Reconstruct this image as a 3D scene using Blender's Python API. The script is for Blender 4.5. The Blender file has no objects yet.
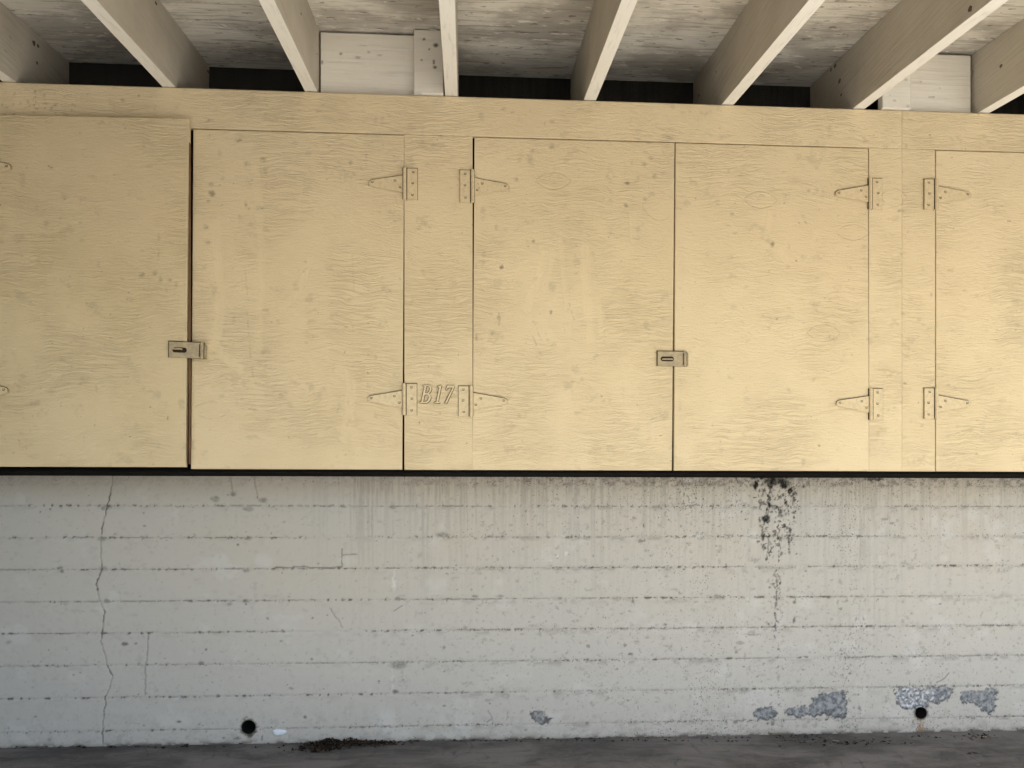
import bpy, bmesh, math, random
import numpy as np

# ------------------------------------------------------------------ scene, camera, light
S = bpy.context.scene
C = S.collection
R = math.radians

F_PX, U0, V0 = 768.0, 512.0, 512.0        # focal length and principal point, in pixels of a 1024 x 768 frame
YAW = math.atan(45.0 / F_PX)              # the lens is turned slightly to the right of the wall's normal
EYE = 1.13                                # eye height (m)
D_FRONT, D_WALL = 3.37, 3.81              # distance of the cabinet fronts and of the concrete wall
SLOPE = math.tan(R(7.6))                  # roof pitch: rises towards the wall

cam_d = bpy.data.cameras.new('camera')
cam_d.sensor_width = 36.0
cam_d.lens = 36.0 * F_PX / 1024.0
cam_d.shift_y = (V0 - 384.0) / 1024.0
cam_d.clip_start, cam_d.clip_end = 0.05, 3000
cam = bpy.data.objects.new('camera', cam_d)
C.objects.link(cam)
cam.location = (0, 0, EYE)
cam.rotation_euler = (R(90), 0, -YAW)
S.camera = cam

SUN_EL, SUN_AZ = R(37), R(218)            # behind the camera, over the left shoulder
world = bpy.data.worlds.new('World')
S.world = world
world.use_nodes = True
wn = world.node_tree
bg = wn.nodes['Background']
sky = wn.nodes.new('ShaderNodeTexSky')
sky.sky_type = 'NISHITA'
sky.sun_disc = False
sky.sun_elevation, sky.sun_rotation = SUN_EL, SUN_AZ
sky.dust_density = 1.2
wn.links.new(sky.outputs[0], bg.inputs[0])
bg.inputs[1].default_value = 0.09

sun_d = bpy.data.lights.new('sun', 'SUN')
sun_d.energy = 5.0
sun_d.angle = R(0.5)
sun_d.color = (1.0, 0.955, 0.89)
sun = bpy.data.objects.new('sun', sun_d)
C.objects.link(sun)
sun.rotation_euler = (R(90) - SUN_EL, 0, math.pi - SUN_AZ)   # lamp's +Z points at (sin az, cos az)
sun.location = (6, -9, 14)

S.view_settings.view_transform = 'Standard'
S.view_settings.look = 'None'
S.view_settings.exposure = 2.04
S.view_settings.gamma = 1.0
S.view_settings.use_curve_mapping = False
S.cycles.max_bounces = 10
S.cycles.diffuse_bounces = 6
S.cycles.use_denoising = True

rng = np.random.default_rng(17)
random.seed(17)

# ------------------------------------------------------------------ survey: where things stand on the measured planes
CY, SY = math.cos(YAW), math.sin(YAW)

def on_plane(u, v, depth):
    """(x, z) of a surveyed point on the upright plane y = depth"""
    a = (u - U0) / F_PX
    b = (V0 - v) / F_PX
    t = depth / (CY - a * SY)
    return t * (SY + a * CY), EYE + t * b

def front(u, v): return on_plane(u, v, D_FRONT)
def wallp(u, v): return on_plane(u, v, D_WALL)

def floorp(u, v):
    a = (u - U0) / F_PX
    b = (V0 - v) / F_PX
    t = -EYE / b
    return t * (SY + a * CY), t * (CY - a * SY)

# ------------------------------------------------------------------ numpy noise
def _h(i, j, s):
    n = (i.astype(np.int64) * 374761393 + j.astype(np.int64) * 668265263 + s * 1442695041) & 0x7fffffff
    n = ((n ^ (n >> 13)) * 1274126177) & 0x7fffffff
    n = n ^ (n >> 16)
    return (n & 0xffff) / 65535.0

def vnoise(x, y, s=0):
    x = np.asarray(x, float); y = np.asarray(y, float)
    i = np.floor(x); j = np.floor(y)
    fx = x - i; fy = y - j
    fx = fx * fx * (3 - 2 * fx); fy = fy * fy * (3 - 2 * fy)
    a = _h(i, j, s); b = _h(i + 1, j, s); c = _h(i, j + 1, s); d = _h(i + 1, j + 1, s)
    return (a * (1 - fx) + b * fx) * (1 - fy) + (c * (1 - fx) + d * fx) * fy

def fbm(x, y, s=0, o=4, g=0.55):
    t = 0; a = 1; n = 0
    for k in range(o):
        t = t + a * vnoise(x * 2 ** k + 13.7 * k, y * 2 ** k - 7.1 * k, s + k)
        n += a; a *= g
    return t / n

def sstep(a, b, x):
    t = np.clip((x - a) / (b - a), 0, 1)
    return t * t * (3 - 2 * t)

def seg_dist(X, Z, pts):
    """distance to a polyline"""
    best = np.full(X.shape, 1e9)
    for (ax, az), (bx, bz) in zip(pts[:-1], pts[1:]):
        dx, dz = bx - ax, bz - az
        L = dx * dx + dz * dz + 1e-12
        t = np.clip(((X - ax) * dx + (Z - az) * dz) / L, 0, 1)
        best = np.minimum(best, np.hypot(X - ax - t * dx, Z - az - t * dz))
    return best

# ------------------------------------------------------------------ object helpers
def props(o, label=None, cat=None, group=None, kind=None):
    if label: o['label'] = label
    if cat: o['category'] = cat
    if group: o['group'] = group
    if kind: o['kind'] = kind
    return o

def empty(name, loc=(0, 0, 0)):
    o = bpy.data.objects.new(name, None)
    o.empty_display_size = 0.1
    C.objects.link(o)
    o.location = loc
    return o

def link(name, me, mat, parent=None, loc=(0, 0, 0)):
    o = bpy.data.objects.new(name, me)
    C.objects.link(o)
    if parent: o.parent = parent
    o.location = loc
    if mat is not None and not me.materials:
        me.materials.append(mat)
    return o

def from_bm(name, bm, mat, parent=None, loc=(0, 0, 0), smooth=False):
    bmesh.ops.recalc_face_normals(bm, faces=bm.faces)
    me = bpy.data.meshes.new(name)
    bm.to_mesh(me); bm.free()
    if smooth:
        me.polygons.foreach_set('use_smooth', [True] * len(me.polygons))
    return link(name, me, mat, parent, loc)

def box(bm, x0, x1, y0, y1, z0, z1):
    vs = [bm.verts.new(p) for p in ((x0, y0, z0), (x1, y0, z0), (x1, y1, z0), (x0, y1, z0),
                                    (x0, y0, z1), (x1, y0, z1), (x1, y1, z1), (x0, y1, z1))]
    for f in ((0, 3, 2, 1), (4, 5, 6, 7), (0, 1, 5, 4), (1, 2, 6, 5), (2, 3, 7, 6), (3, 0, 4, 7)):
        bm.faces.new([vs[i] for i in f])
    return vs

def prism(bm, poly, y0, y1):
    """closed prism of an (x, z) outline between y0 (front) and y1 (back)"""
    a = [bm.verts.new((x, y0, z)) for x, z in poly]
    b = [bm.verts.new((x, y1, z)) for x, z in poly]
    bm.faces.new(a); bm.faces.new(b[::-1])
    n = len(poly)
    for i in range(n):
        j = (i + 1) % n
        bm.faces.new((a[i], b[i], b[j], a[j]))

def cyl(bm, x, y, z, r, h, axis='z', n=14, r2=None):
    r2 = r if r2 is None else r2
    ring = []
    for k, (rr, off) in enumerate(((r, -h / 2), (r2, h / 2))):
        c = []
        for i in range(n):
            t = 2 * math.pi * i / n
            p, q = rr * math.cos(t), rr * math.sin(t)
            if axis == 'z': c.append(bm.verts.new((x + p, y + q, z + off)))
            else: c.append(bm.verts.new((x + p, y + off, z + q)))
        ring.append(c)
    bm.faces.new(ring[0]); bm.faces.new(ring[1][::-1])
    for i in range(n):
        j = (i + 1) % n
        bm.faces.new((ring[0][i], ring[0][j], ring[1][j], ring[1][i]))

def soften(bm, w, seg=2):
    bmesh.ops.bevel(bm, geom=bm.edges[:], offset=w, segments=seg, affect='EDGES', clamp_overlap=True)

def grid_solid(name, xs, zs, depth_fn, back, attrs=None, hole=None, corner=None):
    """a slab whose front is a fine grid: xs, zs 1D arrays; depth_fn(X, Z) -> y of the front; closed by sides and a back.
    corner: optional warp (X, Z) -> (X, Z). hole: list of (x, z, r) round openings cut through the front."""
    X, Z = np.meshgrid(xs, zs)
    if corner: X, Z = corner(X, Z)
    nz, nx = X.shape
    if hole:
        cell = np.median(np.diff(xs)) * 0.75
        for hx, hz, hr in hole:
            d = np.hypot(X - hx, Z - hz)
            near = np.abs(d - hr) < cell
            s = np.where(near, hr / np.maximum(d, 1e-6), 1)
            X, Z = hx + (X - hx) * s, hz + (Z - hz) * s
    Y = depth_fn(X, Z)
    fr = np.stack([X, Y, Z], -1).reshape(-1, 3)
    idx = np.arange(nx * nz).reshape(nz, nx)
    q = np.stack([idx[:-1, :-1], idx[:-1, 1:], idx[1:, 1:], idx[1:, :-1]], -1).reshape(-1, 4)
    if hole:
        keep = np.ones(len(q), bool)
        for hx, hz, hr in hole:
            cx = fr[q][:, :, 0].mean(1); cz = fr[q][:, :, 2].mean(1)
            keep &= np.hypot(cx - hx, cz - hz) > hr * 0.995
        q = q[keep]
    loop = np.concatenate([idx[0, :-1], idx[:-1, -1], idx[-1, :0:-1], idx[:0:-1, 0]])
    n0 = len(fr)
    bk = fr[loop].copy(); bk[:, 1] = back
    m = len(loop)
    k = np.arange(m); k2 = (k + 1) % m
    side = np.stack([loop[k], n0 + k, n0 + k2, loop[k2]], -1)
    V = np.concatenate([fr, bk])
    Q = np.concatenate([q, side])
    nl = 4 * len(Q) + m
    me = bpy.data.meshes.new(name)
    me.vertices.add(len(V)); me.vertices.foreach_set('co', V.astype(np.float32).ravel())
    me.loops.add(nl)
    me.loops.foreach_set('vertex_index', np.concatenate([Q.ravel(), n0 + np.arange(m)]).astype(np.int32))
    me.polygons.add(len(Q) + 1)
    ls = np.concatenate([np.arange(len(Q)) * 4, [4 * len(Q)]]).astype(np.int32)
    me.polygons.foreach_set('loop_start', ls)
    sm = np.zeros(len(Q) + 1, bool); sm[:len(q)] = True
    me.polygons.foreach_set('use_smooth', sm)
    me.update(calc_edges=True)
    me.validate()
    for an, fn in (attrs or {}).items():
        a = me.attributes.new(an, 'FLOAT', 'POINT')
        vals = np.concatenate([np.asarray(fn(X, Z), float).ravel(), np.zeros(m)])
        a.data.foreach_set('value', vals.astype(np.float32))
    return me

# ------------------------------------------------------------------ material helpers
class NT:
    def __init__(s, name):
        s.m = bpy.data.materials.new(name); s.m.use_nodes = True
        s.t = s.m.node_tree; s.bsdf = s.t.nodes['Principled BSDF']
    def n(s, typ, **kw):
        nd = s.t.nodes.new(typ)
        for k, v in kw.items(): setattr(nd, k, v)
        return nd
    def put(s, sock, v):
        if hasattr(v, 'is_linked'): s.t.links.new(v, sock)
        else: sock.default_value = v
    def math(s, op, a, b=0.0, c=0.0, clamp=False):
        nd = s.n('ShaderNodeMath', operation=op, use_clamp=clamp)
        for i, v in enumerate((a, b, c)): s.put(nd.inputs[i], v)
        return nd.outputs[0]
    def mix(s, f, a, b, mode='MIX'):
        nd = s.n('ShaderNodeMix', data_type='RGBA', blend_type=mode)
        s.put(nd.inputs[0], f); s.put(nd.inputs[6], a); s.put(nd.inputs[7], b)
        return nd.outputs[2]
    def noise(s, vec, scale, detail=3.0, rough=0.55, dist=0.0, col=False):
        nd = s.n('ShaderNodeTexNoise')
        s.put(nd.inputs['Vector'], vec)
        nd.inputs['Scale'].default_value = scale; nd.inputs['Detail'].default_value = detail
        nd.inputs['Roughness'].default_value = rough; nd.inputs['Distortion'].default_value = dist
        return nd.outputs['Color' if col else 'Fac']
    def ramp(s, f, a, b, lo=0.0, hi=1.0):
        nd = s.n('ShaderNodeMapRange', interpolation_type='SMOOTHSTEP')
        s.put(nd.inputs[0], f)
        for i, v in zip((1, 2, 3, 4), (a, b, lo, hi)): nd.inputs[i].default_value = v
        return nd.outputs[0]
    def mapping(s, vec, scale, loc=(0, 0, 0)):
        nd = s.n('ShaderNodeMapping')
        s.put(nd.inputs['Vector'], vec)
        nd.inputs['Scale'].default_value = scale; nd.inputs['Location'].default_value = loc
        return nd.outputs[0]
    def vadd(s, a, b):
        nd = s.n('ShaderNodeVectorMath', operation='ADD'); s.put(nd.inputs[0], a); s.put(nd.inputs[1], b)
        return nd.outputs[0]
    def vscale(s, a, k):
        nd = s.n('ShaderNodeVectorMath', operation='MULTIPLY'); s.put(nd.inputs[0], a); nd.inputs[1].default_value = k
        return nd.outputs[0]
    def coords(s):
        """object coordinates shifted by a random amount per object, so that no two pieces share a grain"""
        tc = s.n('ShaderNodeTexCoord'); oi = s.n('ShaderNodeObjectInfo')
        k = s.math('MULTIPLY', oi.outputs['Random'], 37.0)
        cb = s.n('ShaderNodeCombineXYZ')
        for i in range(3): s.put(cb.inputs[i], k)
        return s.vadd(tc.outputs['Object'], cb.outputs[0])
    def attr(s, name):
        return s.n('ShaderNodeAttribute', attribute_name=name).outputs['Fac']
    def bump(s, h, strength, dist, prev=None):
        nd = s.n('ShaderNodeBump')
        s.put(nd.inputs['Height'], h)
        nd.inputs['Strength'].default_value = strength; nd.inputs['Distance'].default_value = dist
        if prev is not None: s.put(nd.inputs['Normal'], prev)
        return nd.outputs[0]
    def done(s, col, rough, nor=None, spec=0.3):
        s.put(s.bsdf.inputs['Base Color'], col); s.put(s.bsdf.inputs['Roughness'], rough)
        s.bsdf.inputs['Specular IOR Level'].default_value = spec
        if nor is not None: s.put(s.bsdf.inputs['Normal'], nor)
        return s.m

def col(*c): return (*c, 1.0)

def paint_material(name, c_main, c_alt, grain=1.0):
    """thick old paint brushed over rotary-cut plywood: long wavering checks in the veneer under it"""
    k = NT(name)
    P = k.coords()
    warp = k.vscale(k.noise(P, 2.6, 3.0, 0.6, col=True), (0.10, 0.0, 0.11))
    W = k.vadd(P, warp)
    fine = k.noise(k.mapping(W, (27, 27, 125)), 1.0, 4.0, 0.68)
    wide = k.noise(k.mapping(W, (6.5, 6.5, 74)), 1.0, 3.0, 0.6, 0.5)
    ridge = k.math('SUBTRACT', 1.0, k.math('MULTIPLY', k.math('ABSOLUTE', k.math('SUBTRACT', wide, 0.5)), 12.0), clamp=True)
    patch = k.ramp(k.noise(P, 3.1, 3.0, 0.6), 0.38, 0.62, 0.10, 1.0)
    ridge = k.math('MULTIPLY', ridge, patch)
    smooth = k.attr('wiped')
    keep = k.math('SUBTRACT', 1.0, k.math('MULTIPLY', smooth, 0.75))
    peel = k.noise(k.mapping(P, (1, 1, 1.9)), 150.0, 3.0, 0.6)
    patch2 = k.ramp(k.noise(k.mapping(P, (1, 1, 1.4), (5, 5, 5)), 4.2, 4.0, 0.6), 0.36, 0.62, 0.60, 1.15)
    h = k.math('SUBTRACT', k.math('MULTIPLY', k.math('MULTIPLY', fine, patch2), 1.15), k.math('MULTIPLY', ridge, 0.42))
    h = k.math('MULTIPLY', h, keep)
    h = k.math('ADD', h, k.math('MULTIPLY', peel, 0.45))
    h = k.math('SUBTRACT', h, k.math('MULTIPLY', k.attr('cut'), 1.4))
    nor = k.bump(h, 0.85 * grain, 0.0042)
    big = k.noise(P, 1.7, 4.0, 0.6)
    c = k.mix(k.ramp(big, 0.3, 0.7), c_main, c_alt)
    c = k.mix(k.math('MULTIPLY', ridge, k.math('MULTIPLY', keep, 0.10)), c, col(0.22, 0.125, 0.06))
    grime = k.ramp(k.noise(P, 9.0, 5.0, 0.72), 0.60, 0.82, 0.0, 0.09)
    c = k.mix(grime, c, col(0.36, 0.235, 0.12))
    speck = k.ramp(k.noise(P, 46.0, 2.0, 0.5), 0.735, 0.79, 0.0, 0.5)
    c = k.mix(speck, c, col(0.16, 0.11, 0.07))
    c = k.mix(k.math('MULTIPLY', smooth, 0.14), c, col(0.80, 0.66, 0.42))
    c = k.mix(k.math('MULTIPLY', k.attr('dirt_shade'), 0.9, clamp=True), c, col(0.10, 0.07, 0.045))
    c = k.mix(k.math('MULTIPLY', k.attr('cut'), 0.45, clamp=True), c, col(0.16, 0.10, 0.05))
    return k.done(c, k.ramp(peel, 0.2, 0.8, 0.48, 0.66), nor, 0.32)

M_PAINT = paint_material('tan_paint', col(0.70, 0.565, 0.35), col(0.735, 0.60, 0.38))
M_PAINT_OLD = paint_material('tan_paint_older', col(0.66, 0.535, 0.32), col(0.70, 0.565, 0.35))

def metal_paint():
    k = NT('painted_hardware')
    P = k.coords()
    n = k.noise(P, 60.0, 4.0, 0.7)
    c = k.mix(k.ramp(n, 0.35, 0.75), col(0.69, 0.56, 0.345), col(0.57, 0.455, 0.28))
    c = k.mix(k.ramp(k.noise(P, 110.0, 3.0, 0.6), 0.66, 0.74, 0, 0.7), c, col(0.12, 0.08, 0.05))
    return k.done(c, 0.45, k.bump(k.noise(P, 190.0, 3.0, 0.6), 0.4, 0.0015), 0.4)
M_HARD = metal_paint()

def hasp_mat():
    k = NT('worn_hasp_metal')
    P = k.coords()
    n = k.noise(P, 45.0, 4.0, 0.7)
    c = k.mix(k.ramp(n, 0.35, 0.65), col(0.46, 0.37, 0.22), col(0.33, 0.27, 0.18))
    return k.done(c, 0.5, k.bump(k.noise(P, 150.0, 3.0, 0.6), 0.4, 0.0015), 0.4)
M_HASP = hasp_mat()

def plain(name, c, rough=0.8, spec=0.2, ns=40.0, var=0.35, bump=0.3):
    k = NT(name)
    P = k.coords()
    n = k.noise(P, ns, 4.0, 0.65)
    d = tuple(x * (1 - var) for x in c[:3]) + (1.0,)
    return k.done(k.mix(k.ramp(n, 0.3, 0.7), c, d), rough, k.bump(n, bump, 0.002), spec)

M_DARK = plain('dark_interior_wood', col(0.035, 0.028, 0.022))
M_UNDER = plain('black_underside', col(0.008, 0.0075, 0.007), spec=0.02)  # even near-black, almost no sheen
M_LEDGE = plain('greyed_paint_edge', col(0.40, 0.36, 0.28), ns=1.4, var=0.85)
M_RUSTY = plain('bare_door_edge', col(0.20, 0.115, 0.065), ns=14)
M_HOLE = plain('black_pipe', col(0.015, 0.014, 0.013))  # near-black inside of the pipes

def timber(name, c_main, c_alt, axis, bump=0.5):
    """off-white paint over sawn timber, grain along the given axis"""
    k = NT(name)
    P = k.coords()
    warp = k.vscale(k.noise(P, 1.8, 2.0, 0.5, col=True), (0.03, 0.03, 0.03))
    W = k.vadd(P, warp)
    sc = {'x': (2.5, 70, 70), 'y': (70, 2.5, 70)}[axis]
    g = k.noise(k.mapping(W, sc), 1.0, 4.0, 0.6)
    peel = k.noise(P, 160.0, 3.0, 0.6)
    c = k.mix(k.ramp(k.noise(P, 3.0, 4.0, 0.6), 0.3, 0.7), c_main, c_alt)
    c = k.mix(k.ramp(g, 0.52, 0.72, 0.0, 0.34), c, tuple(x * 0.55 for x in c_main[:3]) + (1,))
    knot = k.ramp(k.noise(k.mapping(P, (1, 0.4, 1) if axis == 'y' else (0.4, 1, 1)), 26.0, 2.0, 0.5), 0.74, 0.80, 0, 0.55)
    c = k.mix(knot, c, col(0.13, 0.10, 0.07))
    c = k.mix(k.attr('dirt_shade'), c, col(0.07, 0.05, 0.035))
    h = k.math('ADD', k.math('MULTIPLY', g, 1.0), k.math('MULTIPLY', peel, 0.3))
    return k.done(c, 0.6, k.bump(h, bump, 0.004), 0.3)

M_RAFTER = timber('tan_grey_rafter_side', col(0.52, 0.475, 0.395), col(0.44, 0.395, 0.32), 'y', 0.8)  # sides darker and browner than the undersides
M_RAFTER_FACE = timber('white_rafter_edge', col(0.82, 0.795, 0.73), col(0.78, 0.75, 0.68), 'y', 0.3)
M_BLOCK = timber('whitewashed_board', col(0.76, 0.72, 0.63), col(0.70, 0.65, 0.56), 'x', 0.5)

def deck_mat():
    """whitewashed roof sheathing, flaking along its grain"""
    k = NT('flaking_roof_sheathing')
    tc = k.n('ShaderNodeTexCoord').outputs['Object']
    W = k.vadd(tc, k.vscale(k.noise(tc, 2.2, 3.0, 0.6, col=True), (0.05, 0.05, 0.0)))
    g = k.noise(k.mapping(W, (3.5, 60, 60)), 1.0, 5.0, 0.65)
    patch = k.noise(k.mapping(W, (1.4, 2.6, 1)), 1.6, 5.0, 0.62)
    c = k.mix(k.ramp(patch, 0.42, 0.60), col(0.70, 0.66, 0.58), col(0.43, 0.395, 0.34))
    c = k.mix(k.ramp(g, 0.5, 0.66, 0, 0.6), c, col(0.25, 0.22, 0.18))
    fl = k.noise(k.mapping(W, (9, 32, 1)), 1.0, 4.0, 0.6)
    c = k.mix(k.ramp(fl, 0.60, 0.64, 0, 0.85), c, col(0.78, 0.73, 0.63))
    c = k.mix(k.ramp(k.noise(k.mapping(W, (14, 46, 1)), 1.0, 3.0, 0.6), 0.63, 0.67, 0, 0.7), c, col(0.15, 0.12, 0.09))
    h = k.math('ADD', k.math('MULTIPLY', g, 0.5), k.ramp(fl, 0.60, 0.68))
    return k.done(c, 0.75, k.bump(h, 0.7, 0.004), 0.2)
M_DECK = deck_mat()

def concrete_mat():
    k = NT('painted_board_marked_concrete')
    tc = k.n('ShaderNodeTexCoord').outputs['Object']
    n1 = k.noise(tc, 1.3, 4.0, 0.6)
    n2 = k.noise(tc, 26.0, 5.0, 0.7)
    n3 = k.noise(tc, 130.0, 3.0, 0.65)
    c = k.mix(k.attr('warm'), col(0.55, 0.53, 0.495), col(0.565, 0.515, 0.435))
    c = k.mix(k.ramp(n1, 0.35, 0.7, 0, 0.35), c, col(0.50, 0.49, 0.455))
    c = k.mix(k.ramp(n2, 0.5, 0.8, 0, 0.22), c, col(0.30, 0.285, 0.25))
    c = k.mix(k.math('MULTIPLY', k.attr('pale'), 1.0, clamp=True), c, col(0.72, 0.72, 0.70))
    c = k.mix(k.math('MULTIPLY', k.attr('dirt_shade'), 1.0, clamp=True), c, col(0.085, 0.072, 0.058))
    bc = k.mix(k.ramp(k.noise(tc, 42.0, 5.0, 0.75), 0.36, 0.64), col(0.12, 0.13, 0.145), col(0.36, 0.375, 0.395))
    bc = k.mix(k.math('MULTIPLY', k.attr('flecks'), 1.0, clamp=True), bc, col(0.66, 0.68, 0.74))
    sp = k.noise(tc, 115.0, 2.0, 0.55)
    sp2 = k.noise(tc, 52.0, 3.0, 0.6)
    dens = k.math('MULTIPLY', k.attr('grit'), 0.138)
    f = k.math('MULTIPLY', k.math('ADD', k.math('SUBTRACT', sp, 0.76), dens), 14.0, clamp=True)
    f2 = k.math('MULTIPLY', k.math('ADD', k.math('SUBTRACT', sp2, 0.80), dens), 9.0, clamp=True)
    c = k.mix(k.math('MULTIPLY', k.math('MAXIMUM', f, f2), 0.75), c, col(0.07, 0.06, 0.05))
    c = k.mix(k.attr('bare'), c, bc)
    rim = k.attr('rim')
    c = k.mix(k.math('MULTIPLY', rim, 0.9), c, col(0.06, 0.06, 0.065))
    c = k.mix(k.math('MULTIPLY', k.attr('rust'), 0.8, clamp=True), c, col(0.24, 0.15, 0.07))
    c = k.mix(k.math('MULTIPLY', k.attr('mold_shade'), 1.0, clamp=True), c, col(0.010, 0.008, 0.007))  # mold, and the shade painted above the cabinets
    h = k.math('ADD', k.math('MULTIPLY', n2, 0.5), k.math('MULTIPLY', n3, 0.4))
    h = k.math('SUBTRACT', h, k.math('MULTIPLY', k.attr('dirt_shade'), 0.5))
    return k.done(c, 0.72, k.bump(h, 0.45, 0.003), 0.25)
M_WALL = concrete_mat()

def floor_mat():
    k = NT('stained_concrete_floor')
    tc = k.n('ShaderNodeTexCoord').outputs['Object']
    W = k.vadd(tc, k.vscale(k.noise(tc, 1.5, 3.0, 0.6, col=True), (0.5, 0.3, 0)))
    n1 = k.noise(k.mapping(W, (1.0, 2.2, 1)), 1.7, 5.0, 0.65)
    n2 = k.noise(tc, 60.0, 4.0, 0.7)
    sw = k.noise(k.mapping(W, (2.0, 9.0, 1)), 2.2, 4.0, 0.65)
    c = k.mix(k.ramp(n1, 0.36, 0.62), col(0.095, 0.090, 0.089), col(0.235, 0.224, 0.22))
    c = k.mix(k.ramp(sw, 0.5, 0.72, 0, 0.6), c, col(0.06, 0.056, 0.055))
    c = k.mix(k.ramp(k.noise(W, 4.5, 4.0, 0.6), 0.66, 0.8, 0, 0.5), c, col(0.22, 0.16, 0.115))
    c = k.mix(k.ramp(n2, 0.62, 0.72, 0, 0.6), c, col(0.045, 0.042, 0.04))
    n4 = k.noise(tc, 210.0, 3.0, 0.7)
    c = k.mix(k.ramp(n4, 0.60, 0.70, 0, 0.55), c, col(0.34, 0.325, 0.31))
    c = k.mix(k.ramp(k.noise(tc, 150.0, 3.0, 0.7), 0.60, 0.68, 0, 0.6), c, col(0.03, 0.028, 0.027))
    c = k.mix(k.ramp(k.noise(W, 12.0, 5.0, 0.75), 0.48, 0.70, 0, 0.5), c, col(0.24, 0.225, 0.215))
    streak = k.noise(k.mapping(W, (22.0, 3.0, 1), (3, 1, 0)), 1.0, 4.0, 0.7)
    c = k.mix(k.ramp(streak, 0.56, 0.72, 0, 0.5), c, col(0.045, 0.042, 0.042))
    return k.done(c, k.ramp(n1, 0.3, 0.7, 0.6, 0.85), k.bump(k.math('ADD', n2, n4), 0.6, 0.004), 0.25)
M_FLOOR = floor_mat()
M_DRIVE = plain('sunlit_concrete_drive', col(0.53, 0.515, 0.48), ns=3.0, var=0.15)
M_LITTER = None

# ------------------------------------------------------------------ setting: ground, floor, ceiling
X_L, X_R = -4.3, 7.5            # extent of the carport
Y_EDGE = -0.35                   # its open front

bm = bmesh.new()
vs = [bm.verts.new(p) for p in ((-900, -900, -0.03), (900, -900, -0.03), (900, 900, -0.03), (-900, 900, -0.03))]
bm.faces.new(vs)
props(from_bm('road', bm, plain('asphalt', col(0.06, 0.06, 0.062))), kind='structure')
bm = bmesh.new()
box(bm, -40, 40, -4.0, 2.699, -0.026, -0.004)
props(from_bm('driveway', bm, M_DRIVE), kind='structure')

bm = bmesh.new()
vs = [bm.verts.new(p) for p in ((X_L, 2.7, 0.0), (X_R, 2.7, 0.0), (X_R, D_WALL + 0.3, 0.0), (X_L, D_WALL + 0.3, 0.0))]
f = bm.faces.new(vs)
ex = bmesh.ops.extrude_face_region(bm, geom=[f])
for v in ex['geom']:
    if isinstance(v, bmesh.types.BMVert): v.co.z -= 0.12
props(from_bm('floor', bm, M_FLOOR), kind='structure')

# heights at the cabinet front
_, Z_RAFT = front(451, 95.5)            # underside of the rafters where they cross the cabinet front
Z_TOP = Z_RAFT - 0.004                  # top of the cabinet front
RAFT_H, RAFT_W = 0.283, 0.056
def raft_z(y): return Z_RAFT + (y - D_FRONT) * SLOPE
def deck_z(y): return raft_z(y) + RAFT_H

# ceiling: one pitched sheet of sheathing, with lifted flakes of whitewash hanging from it
bm = bmesh.new()
ya, yb = Y_EDGE, D_WALL + 0.3
a = [bm.verts.new(p) for p in ((X_L, ya, deck_z(ya)), (X_R, ya, deck_z(ya)), (X_R, yb, deck_z(yb)), (X_L, yb, deck_z(yb)))]
b = [bm.verts.new((v.co.x, v.co.y, v.co.z + 0.09)) for v in a]
bm.faces.new(a); bm.faces.new(b[::-1])
for i in range(4): bm.faces.new((a[i], a[(i + 1) % 4], b[(i + 1) % 4], b[i]))
me = bpy.data.meshes.new('ceiling')
bmesh.ops.recalc_face_normals(bm, faces=bm.faces)
nf = len(bm.faces)
fr = random.Random(8)
for _ in range(150):
    if _ < 6: x, y = ((0.62, 3.02), (0.82, 2.78), (-1.2, 2.9), (0.2, 2.7), (1.45, 2.85), (1.2, 3.1))[_]; L = fr.uniform(.03, .05)
    else: x, y = fr.uniform(-3.2, 3.4), fr.uniform(1.8, 3.6); L = fr.uniform(.008, .03)
    z = deck_z(y) - 0.0006
    w = L * fr.uniform(.25, .6); a = fr.uniform(-.35, .35); dr = L * fr.uniform(.15, .6)
    ca, sa = math.cos(a), math.sin(a)
    P = [(-L, -w * .4, 0), (-L * .7, w * .7, 0), (L * .2, w, -dr * .25), (L, fr.uniform(-w, w) * .4, -dr), (L * .1, -w, -dr * .3)]
    t = [bm.verts.new((x + p * ca - q * sa, y + p * sa + q * ca, z + r + (p * sa + q * ca) * SLOPE)) for p, q, r in P]
    u = [bm.verts.new((v.co.x, v.co.y, v.co.z + 0.0005)) for v in t]
    bm.faces.new(t); bm.faces.new(u[::-1])
    for i in range(5): bm.faces.new((t[i], u[i], u[(i + 1) % 5], t[(i + 1) % 5]))
bm.faces.ensure_lookup_table()
for f in bm.faces[nf:]: f.material_index = 1
bm.to_mesh(me); bm.free()
me.materials.append(M_DECK); me.materials.append(plain('lifted_whitewash', col(0.78, 0.74, 0.66)))
props(link('ceiling', me, M_DECK), kind='structure')

# ------------------------------------------------------------------ concrete wall
lines_px = [506, 536.5, 567, 598, 628.5, 659.5, 690.5, 722.5]       # board marks, read at u = 635
Z_LINES = [wallp(635, v)[1] for v in lines_px]
HOLES = [(*wallp(248.5, 727), 0.0335), (*wallp(921, 713), 0.030)]
CRACK = [wallp(u, v) for u, v in ((113, 468), (113, 476), (110, 494), (107.5, 507), (103, 524), (101, 539), (102, 568), (96, 584),
         (100, 600), (105, 612), (101, 640), (107.5, 665), (113, 676.5), (106, 696.6), (103.5, 716.6), (102, 748))]

xs = np.concatenate([np.linspace(X_L, -3.3, 12)[:-1], np.arange(-3.3, 3.9, 0.0045), np.linspace(3.9, X_R, 20)[1:]])
Z_CAB0 = front(600, 472.8)[1]           # bottom of the cabinets
zs = np.concatenate([np.arange(-0.02, 1.36, 0.0045), np.linspace(1.40, deck_z(D_WALL) - 0.002, 10)])

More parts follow.
